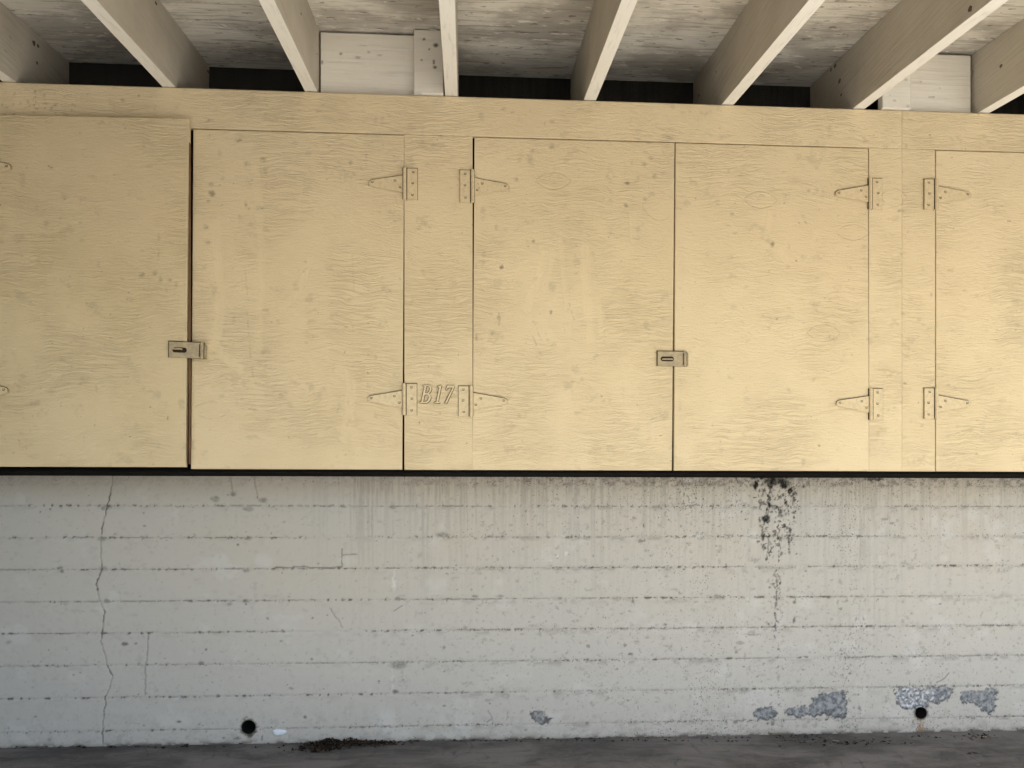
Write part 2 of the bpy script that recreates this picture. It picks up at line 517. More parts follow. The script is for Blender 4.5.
PX = 768.0 / D_WALL                       # pixels per metre, only to read the survey's sizes
def blob_field(X, Z, blobs, depth='wall', edge=0.35, warp=0.0, seed=5):
    """soft-edged union of surveyed ellipses (u, v, ru, rv, strength)"""
    out = np.zeros(X.shape)
    fn, ppm = (wallp, PX) if depth == 'wall' else (front, 768.0 / D_FRONT)
    if warp:
        wx = X + warp * (fbm(X * 55, Z * 55, seed) - 0.5) + 0.4 * warp * (fbm(X * 150, Z * 150, seed + 9) - 0.5)
        wz = Z + warp * (fbm(X * 55, Z * 55, seed + 3) - 0.5) + 0.4 * warp * (fbm(X * 150, Z * 150, seed + 12) - 0.5)
    else: wx, wz = X, Z
    for u, v, ru, rv, s in blobs:
        cx, cz = fn(u, v)
        hw, hh = ru * 2.2 / ppm + warp + 0.02, rv * 2.2 / ppm + warp + 0.02
        i0, i1 = np.searchsorted(X[0], (cx - hw, cx + hw)); j0, j1 = np.searchsorted(Z[:, 0], (cz - hh, cz + hh))
        if i1 <= i0 or j1 <= j0: continue
        m = (slice(j0, j1), slice(i0, i1))
        d = np.hypot((wx[m] - cx) * ppm / ru, (wz[m] - cz) * ppm / rv)
        out[m] = np.maximum(out[m], s * (1 - sstep(1 - edge, 1 + edge, d)))
    return out

BARE = [(765, 713.5, 12, 6, 1), (829, 704, 17, 12, 1), (803, 711.5, 17, 5.5, 1), (838, 699, 9, 8, 1), (838, 713, 8, 6, 1), (820, 708, 12, 8, 1),
        (913, 699, 18, 12, 1), (905, 694, 10, 7, 1), (936, 695, 15, 8.5, 1), (946, 692, 7, 6, 1),
        (970, 697.5, 10, 5.5, 1), (984, 699, 13, 9, 1), (992, 692, 7, 4, 1), (988, 708, 8, 5, 1),
        (537, 716, 7, 5, .75), (543, 719, 8, 4, .7)]
_bare = {}
def a_bare(X, Z):
    if 'v' not in _bare or _bare['v'].shape != X.shape:
        _bare['v'] = blob_field(X, Z, BARE, edge=0.10, warp=0.045, seed=31)
    return _bare['v']
def a_rim(X, Z):
    b = a_bare(X, Z)
    up = np.roll(b, -1, 0)
    e = np.clip(4 * b * (1 - b), 0, 1) * sstep(0.4, 0.6, fbm(X * 40, Z * 40, 35))
    return np.maximum(e, np.clip(b - np.roll(b, 2, 0), 0, 1) * 0.8)
def a_grit(X, Z):
    """how thickly specks of soot sit on the wall"""
    right = sstep(-0.9, 0.6, X)
    g = 0.34 + 0.42 * right * (0.5 + fbm(X * 2.5, Z * 3, 36) * 0.9)
    for i, z0 in enumerate(Z_LINES):
        g = g + 0.62 * np.exp(-((Z - z0) / 0.009) ** 2) * sstep(0.36, 0.6, fbm(X * 3, X * 0 + i, 37 + i, 4))
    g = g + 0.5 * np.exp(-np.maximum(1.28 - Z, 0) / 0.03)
    g = g + 0.45 * np.exp(-np.maximum(Z, 0) / 0.035)
    for u, w in ((776, .05), (848, .09), (706, .14)):
        g = g + 0.42 * np.exp(-((X - wallp(u, 600)[0]) / w) ** 2) * sstep(0.35, 0.6, fbm(X * 12, Z * 4, 38))
    for hx, hz, hr in HOLES: g = g + 0.5 * np.exp(-(np.hypot(X - hx, (Z - hz)) / 0.09) ** 2)
    return np.clip(g, 0, 1.35)
def a_flecks(X, Z):  # pale flecks within the bare patches
    b = blob_field(X, Z, [(915, 698, 26, 15, 1), (940, 694, 12, 8, .6)], edge=0.4)
    n = fbm(X * 95, Z * 95, 61, 3)
    return b * sstep(0.52, 0.66, n)

MOLD = [(756, 485, 3.4, 5, 1), (771, 484, 4, 6, 1), (784, 484, 6, 5, 1), (790, 490, 3.4, 4, 1), (769, 505, 3, 3.6, 1), (766, 519, 4.6, 4.4, 1),
        (760.5, 521.5, 2, 2, 1), (781, 480, 5, 5, 1), (774, 479, 5, 4, 1), (796, 493, 2, 3, .9), (794, 512, 1.8, 2, .9), (769, 498, 2.4, 1.8, .9),
        (763, 536, 3, 3.4, .9), (778, 538.5, 2, 2.4, .9), (779, 527, 1.6, 2.6, .8), (790, 529, 1.6, 2.6, .8), (789, 541, 1.8, 3, .8), (764, 547, 2, 2.6, .8),
        (760, 503, 2, 4, .7), (794, 500, 2, 3, .8), (772, 482, 12, 3.5, .9), (776, 597, 1.3, 9, .75), (777, 582, 1, 5, .7), (794, 620, 1.4, 4, .7),
        (771, 477, 22, 2.2, 1), (876, 479, 9, 1.6, .8),
        (243, 730, 1.6, 1, .8), (240, 733, 3, .9, .5), (255, 732, 2, 1.2, .8), (249, 735.5, 4, 2, .8), (258, 727, 1, 1.2, .6), (236, 739, 4, .8, .5), (262, 738, .8, 3, .5), (245, 718, 2, 1, .4), (921, 737, 7, 1.4, .8), (914, 722, 1, 3, .4)]
mr = np.random.default_rng(4)
for _ in range(190):
    t = mr.beta(1.0, 1.5)
    c = mr.choice([764, 770, 778, 787, 792], p=[.25, .25, .2, .16, .14])
    MOLD.append((c + mr.normal(0, 4.2), 480 + t * 78, mr.uniform(.45, 1.25), mr.uniform(.6, 2.0), mr.uniform(.5, 1.0)))
for c, v0, v1 in ((768, 500, 560), (779, 480, 600), (789, 500, 556), (763, 520, 552), (776, 570, 640)):
    for v in np.arange(v0, v1, 2.2):
        if mr.uniform() < 0.55: MOLD.append((c + mr.normal(0, .7), v, mr.uniform(.35, .9), mr.uniform(1.0, 3.0), mr.uniform(.5, .95)))
for _ in range(70):
    MOLD.append((776 + mr.normal(0, 5), mr.uniform(555, 740), mr.uniform(.5, 1.1), mr.uniform(.6, 1.6), mr.uniform(.3, .8)))
for _ in range(90):
    MOLD.append((mr.normal(848, 9), mr.uniform(590, 738), mr.uniform(.5, 1.1), mr.uniform(.6, 1.4), mr.uniform(.25, .6)))
for _ in range(60):
    MOLD.append((mr.uniform(640, 760), 476 + abs(mr.normal(0, 40)), mr.uniform(.5, 1.3), mr.uniform(.6, 1.5), mr.uniform(.3, .8)))
MOLD[:23] = [(u, v, ru * .72, rv * .95, s) for u, v, ru, rv, s in MOLD[:23]]
def a_mold_shade(X, Z):
    m = (0.78 + 0.22 * sstep(0.34, 0.56, fbm(X * 130, Z * 90, 78, 3))) * blob_field(X, Z, MOLD, edge=0.3, warp=0.026, seed=77)
    return np.maximum(m, 0.93 * (Z > 1.33))       # upper back wall: the shade above the cabinets, coloured near-black

SPECKS = []
for _ in range(2300):
    u = mr.uniform(-160, 1190)
    w = 0.35 + 0.65 * min(max((u - 330) / 350, 0), 1)
    v = mr.uniform(476, 742)
    if mr.uniform() > w and v < 640: continue
    if mr.uniform() < 0.35:      # they gather along the board marks
        v = lines_px[mr.integers(0, 8)] + (635 - u) * 0.0085 * (1 if v > 600 else 0) + mr.normal(0, 1.4)
    k = mr.pareto(3.0)
    r = min(0.45 + 0.5 * k, 2.4)
    SPECKS.append((u, v, 0.75 * r * mr.uniform(.8, 1.8), 0.75 * r, mr.uniform(.2, .75)))
for u, v, ru, rv in ((108, 507, 4, 2), (102, 539, 4, 2), (103, 569, 4, 2.2), (107, 601, 3, 2), (215, 499, 4, 2.4), (233, 494, 3, 2), (263, 500, 4, 2),
                     (248, 509, 5, 2), (248, 538, 4, 1.8), (246, 570, 4, 2), (246, 601, 3, 2), (393, 507, 4, 2), (398, 599, 3, 2), (443, 535, 7, 2.4),
                     (657, 507, 6, 2), (475, 596, 3, 1.4), (500, 596.5, 4, 1.4), (718, 597, 4, 1.6), (640, 541, 2, 2), (588, 646, 2, 1.6), (625, 645.5, 1.6, 1.6),
                     (885, 519, 4, 1.4), (892, 523, 3, 1), (915, 509, 4, 2), (752, 634.5, 9, .9), (740, 643, 4, 1.4), (736, 652, 1.6, 1.6), (744, 690, 5, 3),
                     (398, 665, 8, 4), (60, 568, 3, 1.4)):
    SPECKS.append((u, v, ru, rv, .55))

def a_dirt(X, Z):
    d = np.zeros(X.shape)
    right = sstep(-0.9, 0.4, X)
    for i, z0 in enumerate(Z_LINES):
        zz = Z - z0 - 0.004 * (fbm(X * 2.1, X * 0 + i, 40 + i, 3) - 0.5)
        zz = zz - 0.003 * (fbm(X * 60, X * 0 + i, 140 + i, 2) - 0.5)
        amt = sstep(0.30, 0.62, fbm(X * 1.7 + 3 * i, X * 0 + i, 11 + i, 5, 0.7))
        line = np.exp(-(zz / 0.0030) ** 2) * amt * (0.75 if i < 5 else 0.62) * (0.18 + 0.82 * sstep(0.34, 0.62, fbm(X * 38, X * 0 + i, 240 + i, 4, 0.7)))
        dots = np.exp(-(zz / 0.006) ** 2) * sstep(0.56, 0.72, fbm(X * 75, Z * 60, 90 + i, 3)) * sstep(0.28, 0.5, fbm(X * 2.6, X * 0, 70 + i)) * 1.0
        halo = np.exp(-np.abs(zz + 0.010) / 0.016) * sstep(0.46, 0.72, fbm(X * 22, Z * 40, 55 + i, 4)) * 0.34 * (0.35 + 0.65 * right)
        d = np.maximum(d, np.maximum(line, np.maximum(dots, halo)))
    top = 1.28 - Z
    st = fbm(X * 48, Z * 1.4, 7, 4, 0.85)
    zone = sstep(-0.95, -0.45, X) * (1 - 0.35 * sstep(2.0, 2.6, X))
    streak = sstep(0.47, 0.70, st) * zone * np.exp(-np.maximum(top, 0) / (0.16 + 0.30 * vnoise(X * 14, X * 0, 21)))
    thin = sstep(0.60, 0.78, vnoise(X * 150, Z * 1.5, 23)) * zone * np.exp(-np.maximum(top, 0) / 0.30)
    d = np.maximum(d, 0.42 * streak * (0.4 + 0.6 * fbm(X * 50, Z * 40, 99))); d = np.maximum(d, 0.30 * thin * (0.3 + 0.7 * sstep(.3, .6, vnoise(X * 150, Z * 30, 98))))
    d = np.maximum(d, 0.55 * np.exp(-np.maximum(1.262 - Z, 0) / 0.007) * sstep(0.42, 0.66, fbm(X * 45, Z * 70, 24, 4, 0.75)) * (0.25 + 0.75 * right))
    # run-down soot, one wide panel on the right
    run = sstep(0.45, 0.75, fbm(X * 34, Z * 2.2, 25, 4, 0.7)) * np.exp(-((X - wallp(862, 600)[0]) / 0.22) ** 2) * sstep(0.1, 0.9, Z) * 0.30
    d = np.maximum(d, run * 0.8)
    base = np.exp(-np.maximum(Z - 0.004, 0) / 0.014) * sstep(0.36, 0.58, fbm(X * 22, Z * 40, 28))
    d = np.maximum(d, 0.9 * base); d = np.maximum(d, 0.55 * np.exp(-np.maximum(Z, 0) / 0.010))
    low = np.exp(-np.maximum(Z, 0) / 0.10) * sstep(0.55, 0.75, fbm(X * 28, Z * 28, 29, 4, 0.7)) * 0.35
    d = np.maximum(d, low)
    mott = sstep(0.60, 0.82, fbm(X * 40, Z * 46, 33, 4, 0.7)) * 0.35 * (0.4 + 0.6 * right)
    d = np.maximum(d, mott)
    wob = 0.016 * (fbm(X * 30, Z * 30, 50, 4, 0.7) - 0.5)
    cr = seg_dist(X + wob, Z, CRACK)
    d = np.maximum(d, (0.45 + 0.5 * sstep(0.3, 0.6, vnoise(Z * 22, X * 0, 58))) * (1 - sstep(0.0010, 0.0042, cr)))
    for pl, s in (([(148, 634), (147, 660), (145, 668), (145, 695)], .5), ([(274, 567.5), (342, 567), (342, 549)], .7), ([(342, 555), (357, 554)], .5),
                  ([(231, 478), (233, 493)], .45), ([(254, 478), (258, 499)], .45), ([(330, 608), (343, 627)], .5), ([(394, 611), (402, 606)], .5),
                  ([(488, 711), (492, 719), (487, 722)], .5), ([(508, 712), (507, 720)], .4), ([(936, 683), (944, 679), (949, 673)], .6), ([(372, 500), (372, 536)], .3)):
        dd = seg_dist(X + wob, Z + wob, [wallp(*p) for p in pl])
        d = np.maximum(d, s * (1 - sstep(0.001, 0.0048, dd)))
    sp = blob_field(X, Z, SPECKS, edge=0.5, warp=0.010, seed=3)
    d = np.maximum(d, sp * (1 - 0.75 * blob_field(X, Z, [q for q in SPECKS if q[2] > 3.4], edge=0.6) * sstep(0.42, 0.6, fbm(X * 120, Z * 140, 97, 3))))
    # ragged shadowless rim of soot round the pipes
    for hx, hz, hr in HOLES:
        r = np.hypot(X - hx, Z - hz) + 0.012 * (fbm(X * 80, Z * 80, 63) - 0.5)
        d = np.maximum(d, 0.85 * (1 - sstep(hr + 0.002, hr + 0.012, r)))
    return np.clip(d, 0, 1)

def a_warm(X, Z):
    t = sstep(0.25, 1.15, Z) * (0.45 + 0.55 * sstep(-2.2, -0.4, X))
    return np.clip(t * (0.55 + 0.9 * (fbm(X * 1.6, Z * 2.4, 81, 4) - 0.2)), 0, 1)
def a_pale(X, Z):
    p = blob_field(X, Z, [(394, 581, 1.3, 9, .7), (392, 680, 1.0, 14, .35), (386, 722, 8, 13, .35), (400, 733, 10, 8, .3), (566, 553, 1.5, 1.5, .8),
                          (558, 556, 1.2, 1.2, .8), (551, 560, 1.2, 1.2, .8), (760, 700, 22, 14, .25), (895, 712, 14, 9, .3)], edge=0.7, warp=0.03, seed=15)
    return np.maximum(p, 0.22 * sstep(0.62, 0.8, fbm(X * 7, Z * 9, 85)))
def a_rust(X, Z):
    hx, hz, hr = HOLES[1]
    w = 0.016 + 0.01 * vnoise(Z * 40, Z * 0, 2)
    t = np.exp(-((X - hx) / w) ** 2) * (Z < hz) * sstep(0.35, 0.6, fbm(X * 60, Z * 30, 87))
    hx, hz, hr = HOLES[0]
    t = np.maximum(t, 0.5 * np.exp(-((X - hx) / 0.01) ** 2) * (Z < hz) * (Z > hz - 0.08) * sstep(0.35, 0.6, fbm(X * 60, Z * 30, 88)))
    return t

def wall_depth(X, Z):
    h = 0.0025 * (fbm(X * 2.3, Z * 3, 91, 4) - 0.5)
    # every board sat a little in or out in the form
    edges = [-1] + sorted(Z_LINES) + [1.6]
    for i in range(len(edges) - 1):
        off = 0.0022 * (((i * 7919) % 13) / 13.0 - 0.5)
        h = h + off * ((Z > edges[i]) & (Z <= edges[i + 1]))
    for i, z0 in enumerate(Z_LINES):
        h = h - 0.0016 * np.exp(-((Z - z0) / 0.004) ** 2)
    h = h + 0.0012 * (fbm(X * 30, Z * 34, 92, 4) - 0.5)
    h = h - 0.0045 * a_bare(X, Z) * (0.6 + 0.9 * fbm(X * 60, Z * 60, 93, 3))
    cr = seg_dist(X + 0.016 * (fbm(X * 30, Z * 30, 50, 4, 0.7) - 0.5), Z, CRACK)
    h = h - 0.0012 * (1 - sstep(0.001, 0.006, cr))
    return D_WALL - h

me = grid_solid('concrete_wall', xs, zs, wall_depth, D_WALL + 0.25,
                dict(dirt_shade=a_dirt, warm=a_warm, pale=a_pale, bare=a_bare, flecks=a_flecks, grit=a_grit, rim=a_rim, mold_shade=a_mold_shade, rust=a_rust), hole=HOLES)
wall = link('concrete_wall', me, M_WALL)
props(wall, 'grey painted concrete wall with horizontal board marks, black mold and bare patches under the cabinets', 'wall')
for hx, hz, hr in HOLES:
    bm = bmesh.new()
    n = 28
    r0 = [bm.verts.new((hx + hr * math.cos(2 * math.pi * i / n), D_WALL - 0.001, hz + hr * math.sin(2 * math.pi * i / n))) for i in range(n)]
    r1 = [bm.verts.new((v.co.x, D_WALL + 0.20, v.co.z)) for v in r0]
    for i in range(n): bm.faces.new((r0[i], r0[(i + 1) % n], r1[(i + 1) % n], r1[i]))
    bm.faces.new(r1)
    from_bm('weep_hole', bm, M_HOLE, wall, smooth=True)

bm = bmesh.new()
box(bm, X_L - 0.2, X_L - 0.002, -5.0, D_WALL + 0.25, -0.03, deck_z(D_WALL) + 0.35)  # unseen wall, added to shade the ground and darken the left side
props(from_bm('added_shade_wall', bm, plain('added_wall_grey', col(0.30, 0.28, 0.26))), 'plain grey wall added unseen left of the view to shade the ground', 'wall')

# ------------------------------------------------------------------ rafters and blocking
RAFT_C = [(9, 73.5), (168.5, 83), (311, 89.5), (451.5, 95), (590, 99.5), (728, 104), (859.2, 106.5), (984.5, 109)]
RAFT_LABEL = [
    'white rafter cut off by the left edge of the photo, nailed through its side',
    'white rafter above the ajar left door, with bare bay on both sides',
    'white rafter with the wide white blocking board against its right side',
    'white rafter seen straight on from below, just right of the narrow nailed block',
    'white rafter above the middle of the cabinet door left of the central hasp',
    'white rafter above the door with three oval plugs, its brown side facing left',
    'white rafter ending just left of the dark slot beside the right-hand narrow block',
    'white rafter at the right edge of the photo, right of the right-hand blocking board']
raft_x = []
M_SCAR = plain('old_nail_scar', col(0.13, 0.10, 0.07), ns=120)
RAFTER_SCARS = [(0, 36, 28, .010), (0, 34, 43, .014), (0, 38, 46, .010), (0, 37, 63, .009), (1, 156, 3.5, .011), (1, 208, 71.5, .012), (2, 301, 14, .008), (2, 317, 54, .006),
                (4, 566, 82, .006), (5, 699, 95.5, .008), (5, 716, 72, .006), (6, 835, 66, .013), (6, 831, 70, .009), (6, 839.5, 81, .015), (6, 841, 95, .009), (6, 970, 9, .014), (7, 1001, 66, .010)]
for (u, v), lab in zip(RAFT_C, RAFT_LABEL):
    x, _ = front(u, v)
    raft_x.append(x)
step = (raft_x[-1] - raft_x[1]) / 6
labs = list(zip(raft_x, RAFT_LABEL))
extra = [raft_x[0] - step * k for k in (1, 2, 3)] + [raft_x[-1] + step * k for k in (1, 2, 3)]
labs += [(x, 'white rafter outside the photo, further along the carport roof') for x in extra]
for x, lab in labs:
    bm = bmesh.new()
    y0, y1 = Y_EDGE - 0.05, D_WALL - 0.004
    n = 26
    prev = None
    bow = 0.0
    rings = []
    for i in range(n + 1):
        y = y0 + (y1 - y0) * i / n
        s = bow * math.sin(math.pi * 1.7 * i / n + x)
        zb = raft_z(y) - raft_z(0)
        w = RAFT_W / 2
        rings.append([bm.verts.new((s + a, y, zb + b)) for a, b in
                      ((-w, 0.0015), (-w + 0.0015, 0), (w - 0.0015, 0), (w, 0.0015), (w, RAFT_H - 0.002), (-w, RAFT_H - 0.002))])
    for p, q in zip(rings[:-1], rings[1:]):
        for i in range(6): bm.faces.new((p[i], p[(i + 1) % 6], q[(i + 1) % 6], q[i]))
    bm.faces.new(rings[0]); bm.faces.new(rings[-1][::-1])
    for pg in bm.faces: pg.material_index = 0
    n1 = len(bm.faces)
    for ri, u, v, ra in RAFTER_SCARS:
        if abs(raft_x[ri] - x) > 1e-6: continue
        a, b = (u - U0) / F_PX, (V0 - v) / F_PX
        side = 1 if x < 0 else -1
        xs_ = x + side * RAFT_W / 2
        t = xs_ / (SY + a * CY)
        yc, zc = t * (CY - a * SY), EYE + t * b - raft_z(0)
        ring = [(ra * random.uniform(.6, 1.2) * math.cos(q), ra * random.uniform(.5, 1.0) * math.sin(q)) for q in [k_ * math.pi / 4.5 for k_ in range(9)]]
        f0 = [bm.verts.new((side * (RAFT_W / 2 + 0.0006), yc + p, zc + q + p * SLOPE)) for p, q in ring]
        f1 = [bm.verts.new((side * (RAFT_W / 2 - 0.003), v_.co.y, v_.co.z)) for v_ in f0]
        bm.faces.new(f0); bm.faces.new(f1[::-1])
        for i in range(9): bm.faces.new((f0[i], f1[i], f1[(i + 1) % 9], f0[(i + 1) % 9]))
    bm.faces.ensure_lookup_table()
    for pg in bm.faces[n1:]: pg.material_index = 2
    o = from_bm('rafter', bm, M_RAFTER, loc=(x, 0, raft_z(0)))
    o.data.materials.append(M_RAFTER_FACE); o.data.materials.append(M_SCAR)
    for pg in o.data.polygons:
        if pg.normal.z < -0.5 and pg.material_index == 0 and pg.area > 0.002: pg.material_index = 1
    props(o, lab, 'rafter', 'rafters under the carport roof')

SCARS = [(424, 39, 1.6, 1.4, .8), (436, 45, 2.6, 2, .85), (429.5, 49, 1.2, 1, .7), (421.6, 60, 1.3, 1, .7), (434, 62, 1, 2.5, .9), (435, 67, 2, 1.8, .85), (418, 93, 4, 1.5, .3),
         (341, 53.5, 1.6, 1.2, .7), (358, 57, 3, 1.2, .45), (369, 52, 2, .8, .4), (322, 62, 1.4, 2, .6), (362, 45, 6, .6, .3), (380, 55, 3, .8, .35), (345, 62, 20, .7, .2),
         (906, 79.5, 2.2, 1.4, .35), (921, 81.5, 1.4, 1.2, .3), (890, 95, 1, 1, .3), (940, 88, 1, .8, .3), (908, 106, 2, 1.5, .3)]
def board(name, u0, u1, vt, y0, th, label, cat, ztop=None, zb=None):
    xa, _ = on_plane(u0, 80, y0); xb, _ = on_plane(u1, 80, y0)
    zt = ztop if ztop is not None else on_plane((u0 + u1) / 2, vt, y0)[1]
    z0 = Z_TOP + 0.003 if zb is None else zb
    def scars(X, Z):
        d = np.zeros(X.shape)
        k = 768.0 / y0
        for u, v, ru, rv, st in SCARS:
            cx, cz = on_plane(u, v, y0)
            q = np.hypot((X + xa - cx + .004 * (fbm(X * 130, Z * 130, 3) - .5)) * k / ru, (Z + z0 - cz + .004 * (fbm(X * 130, Z * 130, 5) - .5)) * k / rv)
            d = np.maximum(d, st * (1 - sstep(0.5, 1.3, q)))
        return d
    me = grid_solid(name, np.linspace(0, xb - xa, int((xb - xa) / .004) + 2), np.linspace(0, zt - z0, 66),
                    lambda X, Z: -0.0015 * (fbm(X * 9, Z * 50, 6) - .5) - 0.003 * scars(X, Z) * -1, th, dict(dirt_shade=scars))
    o = link(name, me, M_BLOCK, None, (xa, y0, z0))
    return props(o, label, cat, 'white blocks between the rafters')
zd = deck_z(D_FRONT + 0.03)
board('blocking_board', 320.6, 446, 0, D_FRONT + 0.030, 0.038, 'wide white blocking board spanning the bay left of the straight-on rafter', 'board', ztop=zd - 0.012)
board('nailed_block', 414, 443.4, 0, D_FRONT - 0.012, 0.038, 'narrow white block with nail scars, in front of the wide blocking board', 'block', ztop=deck_z(D_FRONT - 0.012) - 0.006)
board('blocking_board', 900, 970.6, 0, D_FRONT + 0.030, 0.038, 'white blocking board beside the rightmost visible rafter', 'board', ztop=zd - 0.012)
board('nailed_block', 882.5, 911, 0, D_FRONT - 0.012, 0.038, 'narrow white block left of the right-hand blocking board, beside a dark slot', 'block', ztop=deck_z(D_FRONT - 0.012) - 0.006)

# ------------------------------------------------------------------ cabinets
TH = 0.019
SM = {}      # surface marks by piece
def zero(X, Z): return np.zeros(X.shape)

DIRT = [  # u, v, ru, rv, strength
    (239, 140, 3, 2, .55), (220, 153, 2, 4, .2), (263, 160, 3, 3, .4), (247, 164, 3, 2.4, .35), (265, 171, 3, 4, .3), (211, 184, 2.5, 1.6, .5), (212, 194, 3, 2.6, .7),
    (208, 201, 1.5, 1.5, .5), (246, 204, 2, 2.6, .4), (249, 209, 1.6, 1.6, .4), (260, 208, 4, 2, .4), (206, 227, 2.6, 2, .5), (208, 242, 3, 2, .4), (240, 217, 1.6, 3, .25),
    (394, 221, 1.8, .9, .7), (351, 163, 2, 2, .35), (366, 160, 1, 8, .2), (305, 262, 1, .8, .7), (304, 271, 1, .8, .5), (345, 175, 1, 6, .2), (341, 176, 1, 5, .18),
    (532, 151, 2.4, 1.8, .5), (530, 159, 3.5, 5, .32), (552, 146, 2.8, 2.4, .5), (516, 180, 2.2, 2, .4), (651, 158, 2.4, 1.8, .4), (643.5, 164, 2.6, 2, .5), (654.5, 176, 2.4, 1.8, .55),
    (627, 183.5, 2.2, 1.8, .75), (625.5, 205, 2.4, 2, .5), (644.5, 199, 2.4, 1.6, .45), (663, 173, 2, 1, .35), (533, 241, 1.8, 1.6, .55), (528.5, 246, 1, 1, .6), (501.5, 267, 1.6, 2.2, .75),
    (621, 262, 1, .8, .7), (497, 228, 2, 2, .3), (552, 287, 3, 5, .25), (499, 319, 1.3, 6, .5), (493, 333, 3.2, 2.6, .42), (477, 337, 1.4, 3.4, .42), (502, 337, 2, 2, .25),
    (551, 312, 1.2, 2, .6), (544, 374, 1, .8, .6), (601, 396, .8, .8, .5), (637, 405, 1.2, 1, .35),
    (772, 244, 2.6, 3, .75), (769, 241, 4, 2, .3), (805, 222, 1.7, .7, .6), (729, 171, 1.6, 1.6, .4), (740, 176, 2, 1.2, .35), (732, 214, 2.4, 1.6, .35), (735, 233, 3, .8, .3), (809, 190, 1.8, 1.2, .35),
    (744, 146, 1, 1.6, .4), (784, 203, 1, .8, .5), (763, 316, .9, .7, .5), (869, 323, .9, .9, .6), (819.5, 445.5, 1, 1, .7), (729, 431, .9, .9, .6), (829, 440, .7, .7, .5), (852, 355, 1.4, .7, .4), (789, 390, .9, .7, .5),
    (145, 277, 2.4, 1.6, .55), (158, 275.5, 2, 2.6, .42), (163.5, 282, 1.6, 3.4, .42), (173.5, 282, 2.2, 1.6, .5), (170, 292, 1.4, 2, .3), (179, 287, 1.6, 2.6, .28), (145, 253, 2, 1, .25), (162, 240, 1.6, 4, .2),
    (162, 258, 1.2, 4, .25), (154, 408, .9, .9, .8), (171, 419, 1, 2, .6), (185, 405, 3, 5, .22), (3, 207, .9, .9, .8), (54, 170, 1, 1, .6), (30, 171, .8, .8, .4), (84, 225, 2, 1, .4), (115, 340, 1.4, .8, .4), (100, 390, 1, 3, .3),
    (114, 119.5, 3, 1.2, .6), (178, 122, 3, 2, .3),
    (123, 100, 1.3, 1.6, .55), (138, 95, .8, .7, .7), (114, 106, 2.2, .6, .4), (88, 94, .9, .7, .5), (210, 121, 4, .7, .5), (323, 105, 1, 1, .45), (425, 224, 2.4, .8, .4), (462, 234, .7, .7, .8), (429, 430, 1.4, 1, .4), (429, 366, .8, .8, .5), (430, 227, 2, 1.4, .3),
    (427, 165, 3, .8, .4), (901, 211, 3.6, 1.2, .6), (902, 253.5, 3, .9, .5), (903, 314, 2.4, 1, .4), (905, 383, 2.4, 1.2, .55), (922, 425.5, 1.6, .8, .5), (918, 402.5, .9, .9, .6), (906, 146, 2, 1.6, .4), (931, 295, 1, 2, .4), (924, 458, .8, .8, .6),
    (1013, 270, .8, .8, .5), (800, 120, 2, 1, .3), (552, 122, 2, 1.6, .35), (545, 124, 1, 2, .3), (503, 109, 3, 1.4, .3), (512, 112, 2, 1, .3), (668, 137, 4, 1.2, .5), (649, 143, 4, 1, .4)]
for _ in range(46):
    DIRT.append((30 + mr.normal(0, 22), 104 + mr.normal(0, 6), mr.uniform(.5, 1.2), mr.uniform(.5, 1.3), mr.uniform(.3, .75)))
for _ in range(170):
    DIRT.append((mr.uniform(0, 1024), mr.uniform(82, 468), mr.uniform(.4, .9), mr.uniform(.4, .9), mr.uniform(.2, .7)))
WIPED = [  # pale, smoothed brush strokes over the texture
    ([(215, 225), (221, 300), (216, 345)], 6, .8), ([(255, 170), (262, 250), (258, 350)], 5, .7), ([(310, 262), (300, 290), (282, 310)], 4, .9), ([(214, 345), (240, 370)], 6, .8),
    ([(340, 370), (352, 385), (346, 440)], 7, .8), ([(352, 430), (360, 465)], 8, .6), ([(545, 255), (538, 280), (527, 310)], 5, .9), ([(552, 252), (545, 290)], 4, .8),
    ([(585, 250), (587, 300), (590, 340)], 6, .9), ([(575, 305), (563, 330)], 4, .7), ([(770, 214), (768, 232)], 4, .9), ([(780, 252), (786, 262)], 4, .9),
    ([(632, 215), (633, 240)], 4, .6), ([(590, 210), (600, 228)], 7, .5), ([(625, 390), (650, 430)], 16, .6), ([(470, 345), (474, 372)], 3, .5), ([(540, 320), (560, 350)], 5, .6), ([(300, 180), (297, 215)], 4, .5),
    ([(560, 240), (569, 335)], 3, .7), ([(598, 300), (601, 335)], 3, .7)]
SCRATCH = [([(535, 324), (541, 340)], .5), ([(533, 337), (542, 357)], .5), ([(569, 303), (575, 322)], .5), ([(247, 310), (250, 350), (253, 378)], .35), ([(594, 255), (597, 280)], .3),
           ([(366, 155), (361, 168), (368, 175)], .4), ([(395, 196), (399, 210)], .3), ([(245, 270), (248, 300)], .3), ([(352, 255), (354, 290)], .3),
           ([(662, 150), (669, 163)], .35), ([(527, 155), (534, 166)], .4), ([(260, 165), (262, 177)], .35), ([(272, 166), (275, 176)], .3)]
PLUGS = [(553.5, 180.5, 17.5, 8.5), (760.5, 199.5, 17.5, 8.5), (853, 232, 17, 8), (824, 332.5, 17.5, 8.5), (211, 410, 18, 8.5), (660, 206, 18, 14), (894, 197, 14, 9)]

